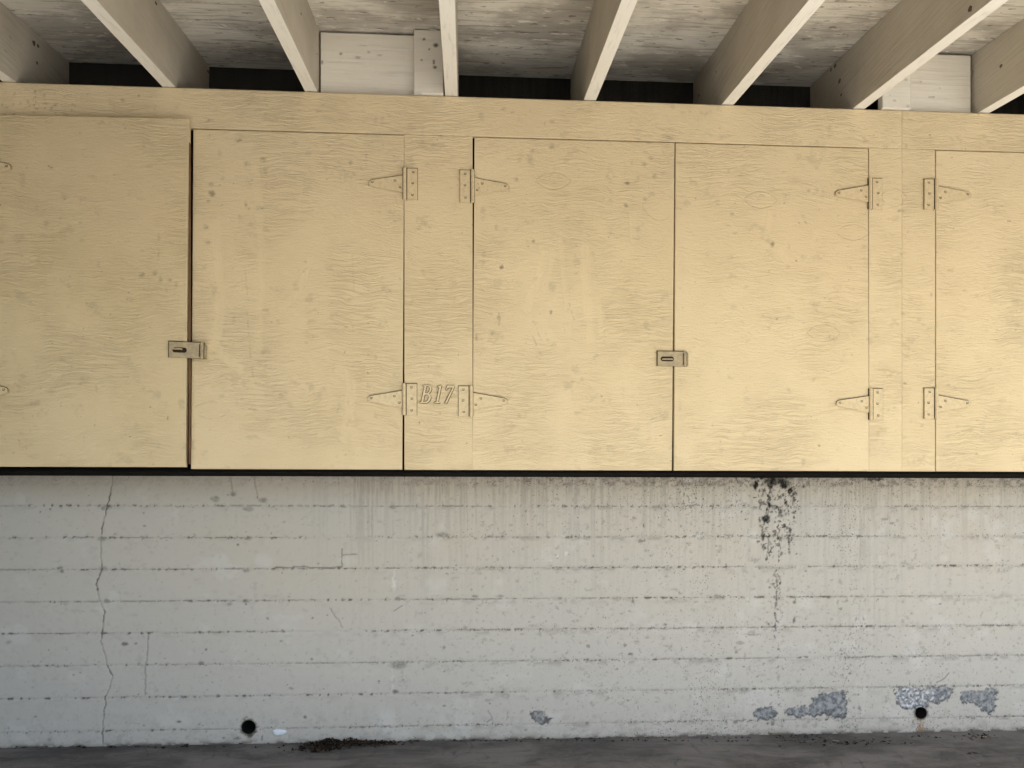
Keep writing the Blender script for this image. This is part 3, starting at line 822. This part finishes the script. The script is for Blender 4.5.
PPF = 768.0 / D_FRONT
HINGES = [(2, 404.8, 169, 200, 369, 183.5, -1), (2, 404.2, 384, 415, 368, 399, -1), (3, 472.6, 171, 203, 508.5, 187.5, 1),
          (3, 471.2, 386.5, 416.5, 507, 401.5, 1), (4, 869.4, 179, 209.5, 835, 194, -1), (4, 870.0, 389, 420, 836, 403.5, -1),
          (5, 935.4, 180, 210, 970, 195.5, 1), (5, 935.4, 388.5, 419, 969.5, 404, 1), (1, -20, 154, 185, 14.5, 170, 1), (1, -20, 376, 407, 11.5, 391.5, 1)]
# shade and caked dust along the hinge edges are painted as dark lines
def slant(pts, k=0.22): return [(x + k * y, y) for x, y in pts]
def arc(cx, cy, rx, ry, a0, a1, n=10):
    return [(cx + rx * math.cos(R(a0 + (a1 - a0) * i / n)), cy + ry * math.sin(R(a0 + (a1 - a0) * i / n))) for i in range(n + 1)]
B_out = [(-0.06, 0), (0.30, 0)] + arc(0.30, 0.27, 0.27, 0.27, -90, 70) + arc(0.28, 0.76, 0.22, 0.24, -50, 90) + [(-0.06, 1.0), (-0.06, 0.955), (0.03, 0.93), (0.03, 0.07), (-0.06, 0.045)]
B_h1 = [(0.155, 0.07)] + arc(0.28, 0.27, 0.15, 0.20, -90, 90) + [(0.155, 0.47)]
B_h2 = [(0.155, 0.57)] + arc(0.27, 0.755, 0.12, 0.185, -90, 90) + [(0.155, 0.94)]
one = [(-0.02, 0), (0.30, 0), (0.30, 0.045), (0.205, 0.075), (0.205, 1.0), (0.15, 1.0), (-0.02, 0.91), (-0.02, 0.865), (0.085, 0.885), (0.085, 0.075), (-0.02, 0.045)]
seven = [(0.08, 0), (0.20, 0), (0.46, 0.90), (0.46, 1.0), (0.02, 1.0), (-0.03, 0.74), (0.015, 0.735), (0.07, 0.845), (0.12, 0.875), (0.365, 0.875)]
def glyph_lines():
    out = []
    for splines, u, vt, vb in (((B_out, B_h1, B_h2), 420.6, 385.4, 403.2), ((one,), 434.6, 385.4, 403.4), ((seven,), 443.4, 385.6, 403.6)):
        x, zb = front(u, vb); k = front(u, vt)[1] - zb
        for sp in splines:
            p = [(x + 0.92 * k * a, zb + k * b) for a, b in slant(sp)]
            out.append(p + p[:1])
    return out
def hinge_shade_dust():  # dark lines standing for shade and dust round each hinge
    out = []
    for d_, up, vt, vb, ut, vt2, s_ in HINGES:
        vm = 0.5 * (vt + vb)
        out.append(([(up + s_ * 2, vm - 9.2), (ut - s_ * 2.5, vt2 - 3.8), (ut + s_ * 0.4, vt2 - 1.2), (ut + s_ * 0.2, vt2 + 1.5)], 0.85))
        out.append(([(up + s_ * 2, vm + 9.0), (ut - s_ * 2.5, vt2 + 3.6)], 0.25))
        out.append(([(up - s_ * 1, vt - .6), (up - s_ * 12.6, vt - .6)], 0.7))
        out.append(([(up - s_ * 12.8, vt), (up - s_ * 12.8, vb)], 0.3))
        out.append(([(up - s_ * 2, vt), (up - s_ * 2, vb)], 0.9))
    return out
def m_dirt_shade(X, Z):  # real smudges and scratches, plus shade painted round hinges and characters
    d = blob_field(X, Z, DIRT, 'front', edge=0.6, warp=0.014, seed=8) * (0.45 + 0.55 * sstep(0.35, 0.6, fbm(X * 120, Z * 150, 14, 3)))
    for pl, s in SCRATCH:
        d = np.maximum(d, 0.55 * s * sstep(0.25, 0.6, vnoise(X * 70, Z * 70, 15)) * (1 - sstep(0.0006, 0.0042, seg_dist(X + .004 * (fbm(X * 60, Z * 60, 4) - .5), Z, [front(*p) for p in pl]))))
    for pl, s in hinge_shade_dust():
        if not (X.min() - .1 < front(*pl[0])[0] < X.max() + .1): continue
        d = np.maximum(d, 0.55 * s * (1 - sstep(0.0012, 0.0060, seg_dist(X, Z, [front(*p) for p in pl]))) * (0.5 + 0.5 * sstep(0.3, 0.5, vnoise(X * 90, Z * 90, 12))))
    if X.min() < front(430, 394)[0] < X.max() and Z.min() < front(430, 394)[1] < Z.max():
        for p in glyph_lines():  # shade round the raised characters, painted into the face
            d = np.maximum(d, 0.25 * (1 - sstep(0.0008, 0.0050, seg_dist(X, Z, p))) * (0.35 + 0.65 * sstep(0.3, 0.55, vnoise(X * 110, Z * 110, 13))))
    d = np.maximum(d, 0.18 * sstep(0.64, 0.82, fbm(X * 16, Z * 22, 44, 4, 0.7)))
    return d
def m_cut(X, Z):
    d = np.zeros(X.shape)
    for u, v, a, b in PLUGS:
        cx, cz = front(u, v)
        a2, b2 = a / PPF, b / PPF
        t = (X - cx) / a2
        lim = np.clip(1 - t * t, 0, 1)
        e = np.abs(np.abs(Z - cz) - b2 * lim ** 0.85)
        d = np.maximum(d, (1 - sstep(0.0008, 0.0036, e)) * (np.abs(t) < 1) * 0.32 * (0.1 + 0.9 * sstep(0.3, 0.6, fbm(X * 24, Z * 24, 66))))
    return d
def m_wiped(X, Z):
    d = np.zeros(X.shape)
    for pl, w, s in WIPED:
        p = [front(*q) for q in pl]
        n = 0.5 + 0.5 * sstep(0.35, 0.6, fbm(X * 90, Z * 6, 71))
        r = seg_dist(X, Z, p)
        d = np.maximum(d, s * n * (1 - sstep(0.5 * w / PPF, 1.1 * w / PPF, r)))
    d = np.maximum(d, sstep(0.62, 0.80, fbm(X * 3.2, Z * 2.4, 72)) * 0.5)
    return d
MARKS = dict(dirt_shade=m_dirt_shade, cut=m_cut, wiped=m_wiped)

def face_depth(y, amp=0.0012):
    return lambda X, Z: y - amp * (fbm(X * 1.8, Z * 1.8, 19, 3) - 0.5) * 2

def axis(a, b, step, bands):
    """grid lines from a to b, twice as fine inside the given bands"""
    cuts = sorted({a, b, *[c for q in bands for c in q if a < c < b]})
    out = [np.array([a])]
    for p, q in zip(cuts[:-1], cuts[1:]):
        m = 0.5 * (p + q)
        st = 0.0022 if any(l < m < h for l, h in bands) else step
        out.append(np.linspace(p, q, max(2, int((q - p) / st) + 1))[1:])
    return np.concatenate(out)
FINE_X = [(front(u0, 300)[0], front(u1, 300)[0]) for u0, u1 in ((-10, 18), (364, 512), (832, 974))]
FINE_Z = [(front(450, v1)[1], front(450, v0)[1]) for v0, v1 in ((164, 208), (380, 420))]

def panel(name, x0, x1, z0, z1, y, parent, mat, step=0.004, marks=True, corner=None, th=TH):
    xs, zs = axis(x0, x1, step, FINE_X if marks else []), axis(z0, z1, step, FINE_Z if marks else [])
    me = grid_solid(name, xs, zs, face_depth(y), y + th, MARKS if marks else dict(dirt_shade=zero, cut=zero, wiped=zero), corner=corner)
    ox, oz = x0, z0
    me.transform(__import__('mathutils').Matrix.Translation((-ox, -y, -oz)))
    o = link(name, me, mat, parent, (ox, y, oz))
    return o

def fx(u, v=300): return front(u, v)[0]

# door openings (x of left and right edge), and the common head line
Z_HEAD = 0.5 * (front(300, 131)[1] + front(770, 144.8)[1])
SEAM = fx(902)
X_CAB_L, X_CAB_R = X_L + 0.2, X_R - 0.2
D1 = (fx(-20), fx(191.4)); D2 = (fx(192.4, 300), fx(403.3)); D3 = (fx(473.6), fx(673.6)); D4 = (fx(675.2), fx(868.2)); D5 = (fx(936), fx(936) + 0.86); D6 = (D5[1] + 0.008, D5[1] + 0.868)
GAP = 0.0045

cab_a = empty('storage_cabinet', (fx(450), D_FRONT, Z_CAB0))
props(cab_a, 'tan painted plywood cabinet over the wall, two pairs of doors and raised B17 numbering', 'cabinet', 'storage cabinets along the carport wall')
cab_b = empty('storage_cabinet', (SEAM + 0.9, D_FRONT, Z_CAB0))
props(cab_b, 'tan cabinet right of the upright seam, its one door cut off by the photo edge', 'cabinet', 'storage cabinets along the carport wall')
def child(o, root):
    """parent o to root and keep it where it stands"""
    o.parent = root
    o.location = o.location - root.location
    return o

ZB = Z_CAB0 + 0.0112      # lower edge of the face boards
def face_frame(root, xl, xr, openings, gaps):
    """header and stiles of one cabinet as one mesh"""
    parts = []
    parts.append((xl, xr, Z_HEAD, Z_TOP))
    edges = [xl] + [e for o in openings for e in o] + [xr]
    for i in range(0, len(edges), 2):
        if edges[i + 1] - edges[i] > 0.01: parts.append((edges[i], edges[i + 1], ZB, Z_HEAD))
    tmp = []
    for p in parts:
        tmp.append(panel('piece', p[0], p[1], p[2], p[3], D_FRONT, None, M_PAINT, 0.0045))
    # join the pieces into one mesh without operators
    bm = bmesh.new()
    ox, oz = xl, ZB
    for t in tmp:
        t.data.transform(__import__('mathutils').Matrix.Translation((t.location.x - ox, 0, t.location.z - oz)))
        bm.from_mesh(t.data)
    bmesh.ops.remove_doubles(bm, verts=[v for v in bm.verts if v.is_boundary], dist=1e-5)
    me = bpy.data.meshes.new('face_frame'); bm.to_mesh(me); bm.free()
    for t in tmp:
        d = t.data; bpy.data.objects.remove(t); bpy.data.meshes.remove(d)
    o = link('face_frame', me, M_PAINT, None, (ox, D_FRONT, oz))
    return child(o, root)

o1 = (D1[0] + 0.03, D1[1] - 0.004 + 0.006)
face_frame(cab_a, X_CAB_L, SEAM - 0.0004, [o1, None, None][:1] and [(D1[0] + 0.02, D2[1] + GAP), (D3[0] - GAP, D4[1] + GAP * 0.8)], None)
face_frame(cab_b, SEAM + 0.0004, X_CAB_R, [(D5[0] - GAP, D6[1] + GAP)], None)

def carcass(root, xl, xr):
    bm = bmesh.new(); box(bm, xl, xr, D_FRONT + TH + 0.001, D_WALL - 0.012, Z_TOP - 0.10, Z_TOP - 0.08)
    child(from_bm('top_panel', bm, M_DARK), root)
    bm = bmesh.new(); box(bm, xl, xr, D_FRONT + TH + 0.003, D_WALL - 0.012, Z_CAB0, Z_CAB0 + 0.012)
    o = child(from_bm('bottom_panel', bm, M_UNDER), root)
    bm = bmesh.new(); box(bm, xl, xr, D_FRONT + 0.0012, D_FRONT + TH + 0.002, Z_CAB0 + 0.0005, Z_CAB0 + 0.0105)
    o2 = from_bm('front_edge', bm, M_LEDGE)
    o2.location = o2.location - root.location; o2.parent = o
    bm = bmesh.new(); box(bm, xl, xl + 0.018, D_FRONT + TH + 0.001, D_WALL - 0.014, Z_CAB0 + 0.013, Z_TOP - 0.101)
    child(from_bm('side_panel', bm, M_DARK), root)
    bm = bmesh.new(); box(bm, xr - 0.018, xr, D_FRONT + TH + 0.001, D_WALL - 0.014, Z_CAB0 + 0.013, Z_TOP - 0.101)
    child(from_bm('side_panel', bm, M_DARK), root)
carcass(cab_a, X_CAB_L, SEAM - 0.001)
carcass(cab_b, SEAM + 0.001, X_CAB_R)
# bottom edge sits 2 mm behind the face boards; back of the hollow is the wall itself

def door(root, d, zt, zb, mat=M_PAINT, y=D_FRONT, marks=True, step=0.0034, warp=(0, 0, 0, 0)):
    """warp: small x shifts (bottom left, bottom right, top left, top right) of a hand-cut door"""
    x0, x1 = d
    def w(X, Z):
        s = (X - x0) / (x1 - x0); t = (Z - zb) / (zt - zb)
        return X + (1 - s) * ((1 - t) * warp[0] + t * warp[2]) + s * ((1 - t) * warp[1] + t * warp[3]), Z
    o = panel('door', x0, x1, zb, zt, y, None, mat, step, marks, corner=w)
    return child(o, root)

def world_of(o):
    v = o.location.copy(); p = o.parent
    while p: v = v + p.location; p = p.parent
    return v

def under(o, part):
    """make o (built in world coordinates) a piece of an unrotated part"""
    o.location = o.location - world_of(part)
    o.parent = part
    return o

doors = {}
Z_D = Z_HEAD - 0.005
doors[1] = door(cab_a, D1, front(190, 122.6)[1], front(100, 467.2)[1], y=D_FRONT - 0.018, warp=(0, -0.012, 0, 0.003), mat=M_PAINT_OLD)
doors[2] = door(cab_a, D2, Z_D, ZB + 0.0006, warp=(-0.006, -0.005, 0.004, 0.004))
doors[3] = door(cab_a, D3, Z_D, ZB + 0.0004, warp=(-0.005, -0.008, 0.004, 0.004))
doors[4] = door(cab_a, D4, Z_D, ZB + 0.0005, warp=(-0.006, 0.003, 0.002, -0.001))
doors[5] = door(cab_b, D5, Z_D, ZB + 0.0004)
doors[6] = door(cab_b, D6, Z_D, ZB + 0.0004, marks=False, step=0.02)

SLOTS = []
M_CREVICE_SHADE = plain('painted_crevice_shade', col(0.042, 0.028, 0.018), ns=70)  # near-black for painted shade round hardware and characters, and screw slots
def screw(bm, x, y, z, r=0.0055):
    cyl(bm, x, y - 0.0010, z, r, 0.0024, 'y', 10, r)
    t = random.uniform(-.3, .3) * r
    SLOTS.append((x - r * 0.75, x + r * 0.75, y - 0.0030, y - 0.0021, z - 0.0014, z + 0.0014))
    SLOTS.append((x - r * 1.0, x + r * 1.0, y - 0.0010, y - 0.0002, z + r * 0.35, z + r * 1.25))

def hinge(part, u_pin, v_top, v_bot, u_tip, v_tip, side, y=D_FRONT, skew=0.0):
    """T hinge. side = -1: strap reaches left over the door, plate on the stile at the right."""
    xp, zt = front(u_pin, v_top); _, zb = front(u_pin, v_bot)
    xt, zc = front(u_tip, v_tip)
    zm = 0.5 * (zt + zb)
    bm = bmesh.new()
    s = side
    # plate on the stile
    pw = 0.047
    xa, xb = sorted((xp - s * 0.008, xp - s * (0.008 + pw)))
    plate = [(xa, zb), (xb, zb), (xb, zt), (xa, zt)]
    prism(bm, plate, y - 0.0075, y - 0.0022)
    # strap on the door, tapering to a round tip
    h0, h1 = 0.038, 0.013
    poly = [(xp + s * 0.006, zm - h0)]
    L = xt - s * h1
    n = 8
    for i in range(n + 1):
        t = -math.pi / 2 + math.pi * i / n
        poly.append((L + s * h1 * math.cos(t), zc + h1 * math.sin(t)))
    poly.append((xp + s * 0.006, zm + h0))
    prism(bm, poly, y - 0.0072, y - 0.0022)
    soften(bm, 0.0012, 2)
    # knuckles
    k = 5
    for i in range(k):
        hh = (zt - zb) / k
        cyl(bm, xp, y - 0.009, zb + hh * (i + 0.5), 0.0078, hh * 0.94, 'z', 14)
    cyl(bm, xp, y - 0.009, zm, 0.0052, (zt - zb) * 1.03, 'z', 12)
    for t in (0.12, 0.5, 0.86):
        screw(bm, xp - s * (0.008 + pw * random.uniform(.48, .62)), y - 0.0075, zb + (zt - zb) * t)
    screw(bm, xp + s * 0.020, y - 0.0072, zm - 0.018)
    screw(bm, xp + s * 0.042, y - 0.0072, zm + 0.010)
    screw(bm, L - s * 0.002, y - 0.0072, zc)
    # shade painted as dark pieces: along upper edges, beside the knuckles, in screw slots
    n0 = len(bm.faces)
    up = 0.0030
    prism(bm, [(a - 0.0004 * s, b + up) for a, b in poly], y - 0.0028, y - 0.0004)
    xq = xb if s < 0 else xa
    e = 0.0012
    prism(bm, [(xa - e, zb + 0.001), (xb + e, zb + 0.001), (xb + e, zt + up), (xa - e, zt + up)], y - 0.0029, y - 0.0005)
    box(bm, min(xp - s * 0.0078, xp - s * 0.0112), max(xp - s * 0.0078, xp - s * 0.0112), y - 0.0088, y - 0.0003, zb + 0.001, zt + 0.002)
    box(bm, min(xp + s * 0.0074, xp + s * 0.0092), max(xp + s * 0.0074, xp + s * 0.0092), y - 0.0084, y - 0.0003, zb + 0.001, zt + 0.002)
    bm.faces.ensure_lookup_table()
    for f in bm.faces[n0:]: f.material_index = 1
    for q in SLOTS:
        a0 = len(bm.faces)
        box(bm, *q)
        bm.faces.ensure_lookup_table()
        for f in bm.faces[a0:]: f.material_index = 1
    SLOTS.clear()
    o = from_bm('hinge', bm, M_HARD)
    o.data.materials.append(M_CREVICE_SHADE)
    return under(o, part)

for d_, *a_ in HINGES:
    hinge(doors[d_], *a_, y=D_FRONT - (0.018 if d_ == 1 else 0))

def hasp(part, u0, u1, v0, v1, u_bar, y, tilt=0.0, turn=0.0, packing=0.0):
    """slotted leaf that folds over the staple; its knuckle is screwed to the right-hand door"""
    xa, zt = front(u0, v0); xb, zb = front(u_bar, v1)
    xe = front(u1, v0)[0]
    bm = bmesh.new()
    y0, y1 = -0.0105, -0.0075
    W, H = xb - xa, zt - zb
    # leaf with a long slot: four bars round the opening
    sx0, sx1, sz0, sz1 = 0.013, 0.013 + 0.060, H * 0.32, H * 0.66
    n = 8
    hole = [(sx0 + (sz1 - sz0) / 2 * (1 - math.cos(t)), (sz0 + sz1) / 2 - (sz1 - sz0) / 2 * math.sin(t)) for t in [math.pi * (-0.5 + i / n) for i in range(n + 1)]]
    hole = []
    rr = (sz1 - sz0) / 2; cz = (sz0 + sz1) / 2
    for i in range(n + 1):
        t = math.pi / 2 + math.pi * i / n
        hole.append((sx0 + rr + rr * math.cos(t), cz + rr * math.sin(t)))
    for i in range(n + 1):
        t = -math.pi / 2 + math.pi * i / n
        hole.append((sx1 - rr + rr * math.cos(t), cz + rr * math.sin(t)))
    out = []
    for hx, hz in hole:
        dx, dz = hx - (sx0 + sx1) / 2, hz - cz
        k = min((sx0 + sx1) / 2 / abs(dx) if dx < 0 else (W - (sx0 + sx1) / 2) / max(dx, 1e-9), (cz / abs(dz)) if dz < 0 else ((H - cz) / max(dz, 1e-9)))
        out.append(((sx0 + sx1) / 2 + dx * k, cz + dz * k))
    # corners must stay square: insert by snapping nearest outline points
    for cxn, czn in ((0, 0), (0, H), (W, 0), (W, H)):
        j = min(range(len(out)), key=lambda q: (out[q][0] - cxn) ** 2 + (out[q][1] - czn) ** 2)
        out[j] = (cxn, czn)
    for A, B, yy in ((hole, out, y0), (hole, out, y1)):
        va = [bm.verts.new((p[0], yy, p[1])) for p in A]; vb = [bm.verts.new((p[0], yy, p[1])) for p in B]
        for i in range(len(A)):
            j = (i + 1) % len(A)
            bm.faces.new((va[i], va[j], vb[j], vb[i]))
        if yy == y0: fa, fb = va, vb
    for i in range(len(fa)):
        j = (i + 1) % len(fa)
        bm.faces.new((fa[i], fa[j], va[j], va[i])); bm.faces.new((fb[i], vb[i], vb[j], fb[j]))
    # knuckle and the fixed leaf that is folded under it
    cyl(bm, W + 0.005, -0.0075, H * 0.5, 0.0062, H * 1.06, 'z', 14)
    for z in (0.2, 0.8): cyl(bm, W + 0.005, -0.0075, H * z, 0.0074, H * 0.30, 'z', 14)
    prism(bm, [(W - 0.036, H * .06), (xe - xa, H * .06), (xe - xa, H * .94), (W - 0.036, H * .94)], -0.0050, -0.0012 + packing)
    n0 = len(bm.faces)
    prism(bm, [(-0.0042, 0.0), (W, 0.0), (W, H + 0.0042), (-0.0042, H + 0.0042)], y1 + 0.0008, y1 + 0.0022)  # dark backing paints the shade left of and above the leaf
    box(bm, W - 0.006, W - 0.0018, y0 - 0.0006, y0 + 0.001, H * 0.1, H * 0.9)
    box(bm, W + 0.0122, W + 0.0146, -0.0072, -0.0005, 0, H)
    bm.faces.ensure_lookup_table()
    for f in bm.faces[n0:]: f.material_index = 1
    o = from_bm('hasp', bm, M_HASP, loc=(xa, y, zb))
    o.data.materials.append(M_CREVICE_SHADE)
    o.rotation_euler = (0, tilt, turn)
    return under(o, part)

def staple(part, u, v, y):
    x, z = front(u, v)
    bm = bmesh.new()
    prism(bm, [(x - 0.026, z - 0.0035), (x + 0.026, z - 0.0035), (x + 0.022, z + 0.0035), (x - 0.022, z + 0.0035)], y - 0.0138, y - 0.0105)
    box(bm, x - 0.025, x - 0.018, y - 0.0104, y - 0.001, z - 0.003, z + 0.003)
    box(bm, x + 0.018, x + 0.025, y - 0.0104, y - 0.001, z - 0.003, z + 0.003)
    soften(bm, 0.0012, 2)
    return under(from_bm('staple', bm, M_HASP), part)

hasp(doors[2], 172.6, 207.4, 343.8, 359.6, 203.2, D_FRONT - 0.0335, tilt=R(1.0), turn=R(3), packing=0.033)
staple(doors[1], 181.5, 352, D_FRONT - 0.037)
hasp(doors[4], 657.2, 688, 351.8, 366.6, 683.5, D_FRONT)
staple(doors[3], 667, 359.6, D_FRONT)

# the old brown edge of the left door, seen where it stands ajar
bm = bmesh.new()
xe = D1[1]
z0e, z1e = front(100, 466.6)[1], front(190, 122)[1]
vs = []
box(bm, xe + 0.0005, xe + 0.002, D_FRONT - 0.0165, D_FRONT + TH - 0.014, z0e + 0.01, z1e - 0.01)
e = under(from_bm('door_edge', bm, M_RUSTY), doors[1])

# let the left door hang ajar, about its hinge side
doors[1].rotation_euler = (0, 0, R(-1.0))
doors[1].location.y -= 0.002

# raised characters B17, slanted roman, painted over with the cabinet
def character(name, splines, u, v_top, v_base, width_px):
    cu = bpy.data.curves.new(name, 'CURVE'); cu.dimensions = '2D'; cu.fill_mode = 'BOTH'
    cu.extrude = 0.0035; cu.bevel_depth = 0.0007; cu.bevel_resolution = 1; cu.resolution_u = 6
    for pts, smooth in splines:
        sp = cu.splines.new('POLY'); sp.points.add(len(pts) - 1); sp.use_cyclic_u = True
        for p, q in zip(sp.points, pts): p.co = (q[0], q[1], 0, 1)
    o = bpy.data.objects.new(name, cu); C.objects.link(o)
    dg = bpy.context.evaluated_depsgraph_get()
    me = bpy.data.meshes.new_from_object(o.evaluated_get(dg))
    bpy.data.objects.remove(o)
    x, zb = front(u, v_base); _, zt = front(u, v_top)
    k = zt - zb
    M = __import__('mathutils').Matrix
    me.transform(M.Translation((0, 0, 0)) @ M.Rotation(R(90), 4, 'X') @ M.Diagonal((k * 0.92, k, 1, 1)))
    me.name = name
    me.materials.clear()
    for p in me.polygons: p.material_index = 0
    bm = bmesh.new(); bm.from_mesh(me)
    geo = bmesh.ops.duplicate(bm, geom=bm.verts[:] + bm.edges[:] + bm.faces[:])['geom']  # offset dark copies paint the shade round the character
    for g in geo:
        if isinstance(g, bmesh.types.BMVert):
            g.co.y = 0.0022 if g.co.y < 0 else 0.0038
            g.co.x -= 0.0022; g.co.z += 0.0026
        elif isinstance(g, bmesh.types.BMFace): g.material_index = 1
    vs2 = [g for g in geo if isinstance(g, bmesh.types.BMVert)]
    fs2 = [g for g in geo if isinstance(g, bmesh.types.BMFace)]
    es2 = list({e for f in fs2 for e in f.edges})
    for g in bmesh.ops.duplicate(bm, geom=vs2 + es2 + fs2)['geom']:
        if isinstance(g, bmesh.types.BMVert):
            g.co.y += 0.0003; g.co.x += 0.0040; g.co.z -= 0.0040
    bm.to_mesh(me); bm.free()
    me.materials.append(M_HARD); me.materials.append(M_CREVICE_SHADE)
    return child(link(name, me, M_HARD, None, (x, D_FRONT - 0.0045, zb)), cab_a)

character('letter', [(slant(B_out), 0), (slant(B_h1), 0), (slant(B_h2), 0)], 420.6, 385.4, 403.2, 12)
character('digit', [(slant(one), 0)], 434.6, 385.4, 403.4, 6)
character('digit', [(slant(seven), 0)], 443.4, 385.6, 403.6, 10)

# ------------------------------------------------------------------ small things at the foot of the wall
def litter_mat():
    k = NT('dry_leaf_litter')
    P = k.n('ShaderNodeTexCoord').outputs['Object']
    n = k.noise(P, 38.0, 3.0, 0.6)
    c = k.mix(k.ramp(n, 0.35, 0.62), col(0.012, 0.010, 0.008), col(0.05, 0.036, 0.025))
    c = k.mix(k.ramp(k.noise(P, 70.0, 2.0, 0.5), 0.66, 0.72), c, col(0.28, 0.20, 0.12))
    return k.done(c, 0.85, k.bump(n, 0.5, 0.003), 0.15)
M_LITTER = litter_mat()

def litter(name, label, spots, n, seed, size=(0.006, 0.02)):
    """curled leaf scraps and grit heaped against the wall"""
    r = random.Random(seed)
    bm = bmesh.new()
    for _ in range(n):
        u, v, su, sv, hh = r.choices(spots, weights=[s[2] * s[3] + 2 for s in spots])[0]
        uu, vv = r.gauss(u, su), r.gauss(v, sv)
        x, y = floorp(uu, max(vv, 700))
        y = min(y, D_WALL - 0.008)
        g = math.exp(-((uu - u) / (su * 1.3)) ** 2)
        z = 0.002 + hh * g * r.random()
        L = r.uniform(*size); w = L * r.uniform(0.3, 0.8)
        a, tx, cu = r.uniform(0, 6.28), r.uniform(-.7, .7), r.uniform(0.1, 0.6) * L
        pts = []
        for px, py, pz in ((-L, 0, cu), (-L * .3, -w, 0), (L * .5, -w * .7, cu * .3), (L, 0, cu), (L * .4, w, cu * .2), (-L * .4, w * .8, 0)):
            qx, qy = px * math.cos(a) - py * math.sin(a), px * math.sin(a) + py * math.cos(a)
            pts.append((x + qx, min(y + qy * math.cos(tx), D_WALL - 0.004), max(0.001, z + pz + abs(qy * math.sin(tx)))))
        top = [bm.verts.new(p) for p in pts]
        bot = [bm.verts.new((p[0], p[1], max(p[2] - 0.0009, 0.0004))) for p in pts]
        bm.faces.new(top); bm.faces.new(bot[::-1])
        for i in range(6): bm.faces.new((top[i], bot[i], bot[(i + 1) % 6], top[(i + 1) % 6]))
    o = from_bm(name, bm, M_LITTER)
    return props(o, label, 'leaf litter', kind='stuff')
litter('leaf_litter', 'dark leaf litter heaped along the foot of the wall, right of the left weep hole',
       [(350, 745.0, 20, 1.3, .02), (318, 748.5, 12, 1.8, .006), (330, 743, 7, .8, .022), (378, 743.5, 12, .6, .005)], 640, 3, (0.004, 0.013))
litter('leaf_litter', 'brown dead leaves and grit along the floor edge beneath the right weep hole',
       [(976, 738.5, 9, 1.6, .02), (921, 737.5, 8, 1.2, .01), (986, 738, 5, 1.2, .02), (800, 737.5, 10, .8, .006), (500, 741.5, 200, .4, .003), (120, 748, 90, .4, .003),
        (760, 738.5, 150, .25, .002), (850, 743, 26, 1.5, .001)], 330, 5, (0.003, 0.011))

def leaf(u, v, rot, size, label, mat):
    x, y = floorp(u, v)
    bm = bmesh.new()
    n = 7
    up, dn = [], []
    for i in range(n):
        t = i / (n - 1) * 2 - 1
        w = 0.42 * (1 - t * t) * (1 + 0.25 * math.sin(5 * t))
        for lst, s in ((up, 1), (dn, -1)):
            lst.append((t * size, s * w * size, 0.004 + 0.25 * size * abs(t) ** 1.6 + 0.25 * size * w))
    top = [bm.verts.new(p) for p in up + dn[::-1][1:-1]]
    bot = [bm.verts.new((v_.co.x, v_.co.y, v_.co.z - 0.0012)) for v_ in top]
    bm.faces.new(top); bm.faces.new(bot[::-1])
    m = len(top)
    for i in range(m): bm.faces.new((top[i], bot[i], bot[(i + 1) % m], top[(i + 1) % m]))
    o = from_bm('dry_leaf', bm, mat, loc=(x, y, 0.0))
    o.rotation_euler = (0, 0, rot)
    return props(o, label, 'leaf', 'single dead leaves on the floor')
M_LEAF_P = plain('pale_dry_leaf', col(0.40, 0.33, 0.25), ns=60)
M_LEAF_D = plain('dark_dry_leaf', col(0.05, 0.036, 0.025), ns=60)
leaf(969, 754.5, 0.5, 0.015, 'dark curled leaf on the floor near the right edge, left one of a close pair', M_LEAF_D)
leaf(975, 754, -0.9, 0.014, 'dark curled leaf on the floor near the right edge, right one of a close pair', M_LEAF_D)
leaf(836, 742, -0.6, 0.018, 'pale dry leaf scrap on the floor below the bare concrete patches', M_LEAF_P)
leaf(978, 766, 0.2, 0.012, 'pale leaf scrap lowest on the floor at the right', M_LEAF_P)
leaf(984, 738, 0.2, 0.022, 'pale folded leaf lying on the dead leaves by the right wall foot', M_LEAF_P)

# crumpled white scrap stuck low on the wall
M_SCRAP = plain('bluish_white_paper', col(0.84, 0.90, 0.98), ns=90, var=0.12, bump=0.5)
x, z = wallp(280, 732)
bm = bmesh.new()
bmesh.ops.create_icosphere(bm, subdivisions=4, radius=1.0)
for v in bm.verts:
    p = v.co
    k = 1 + 0.22 * (float(vnoise(p.x * 2.3 + 5, p.z * 2.3 + p.y, 3)) - 0.5) + 0.16 * (float(vnoise(p.x * 5 + 1, p.z * 5 + p.y * 3, 7)) - 0.5)
    v.co = (p.x * 0.034 * k, p.y * 0.009, p.z * 0.016 * k)
o = from_bm('paper_scrap', bm, M_SCRAP, loc=(x, D_WALL - 0.006, z), smooth=True)
props(o, 'small bluish white crumpled scrap stuck low on the wall beside the left weep hole', 'paper scrap')
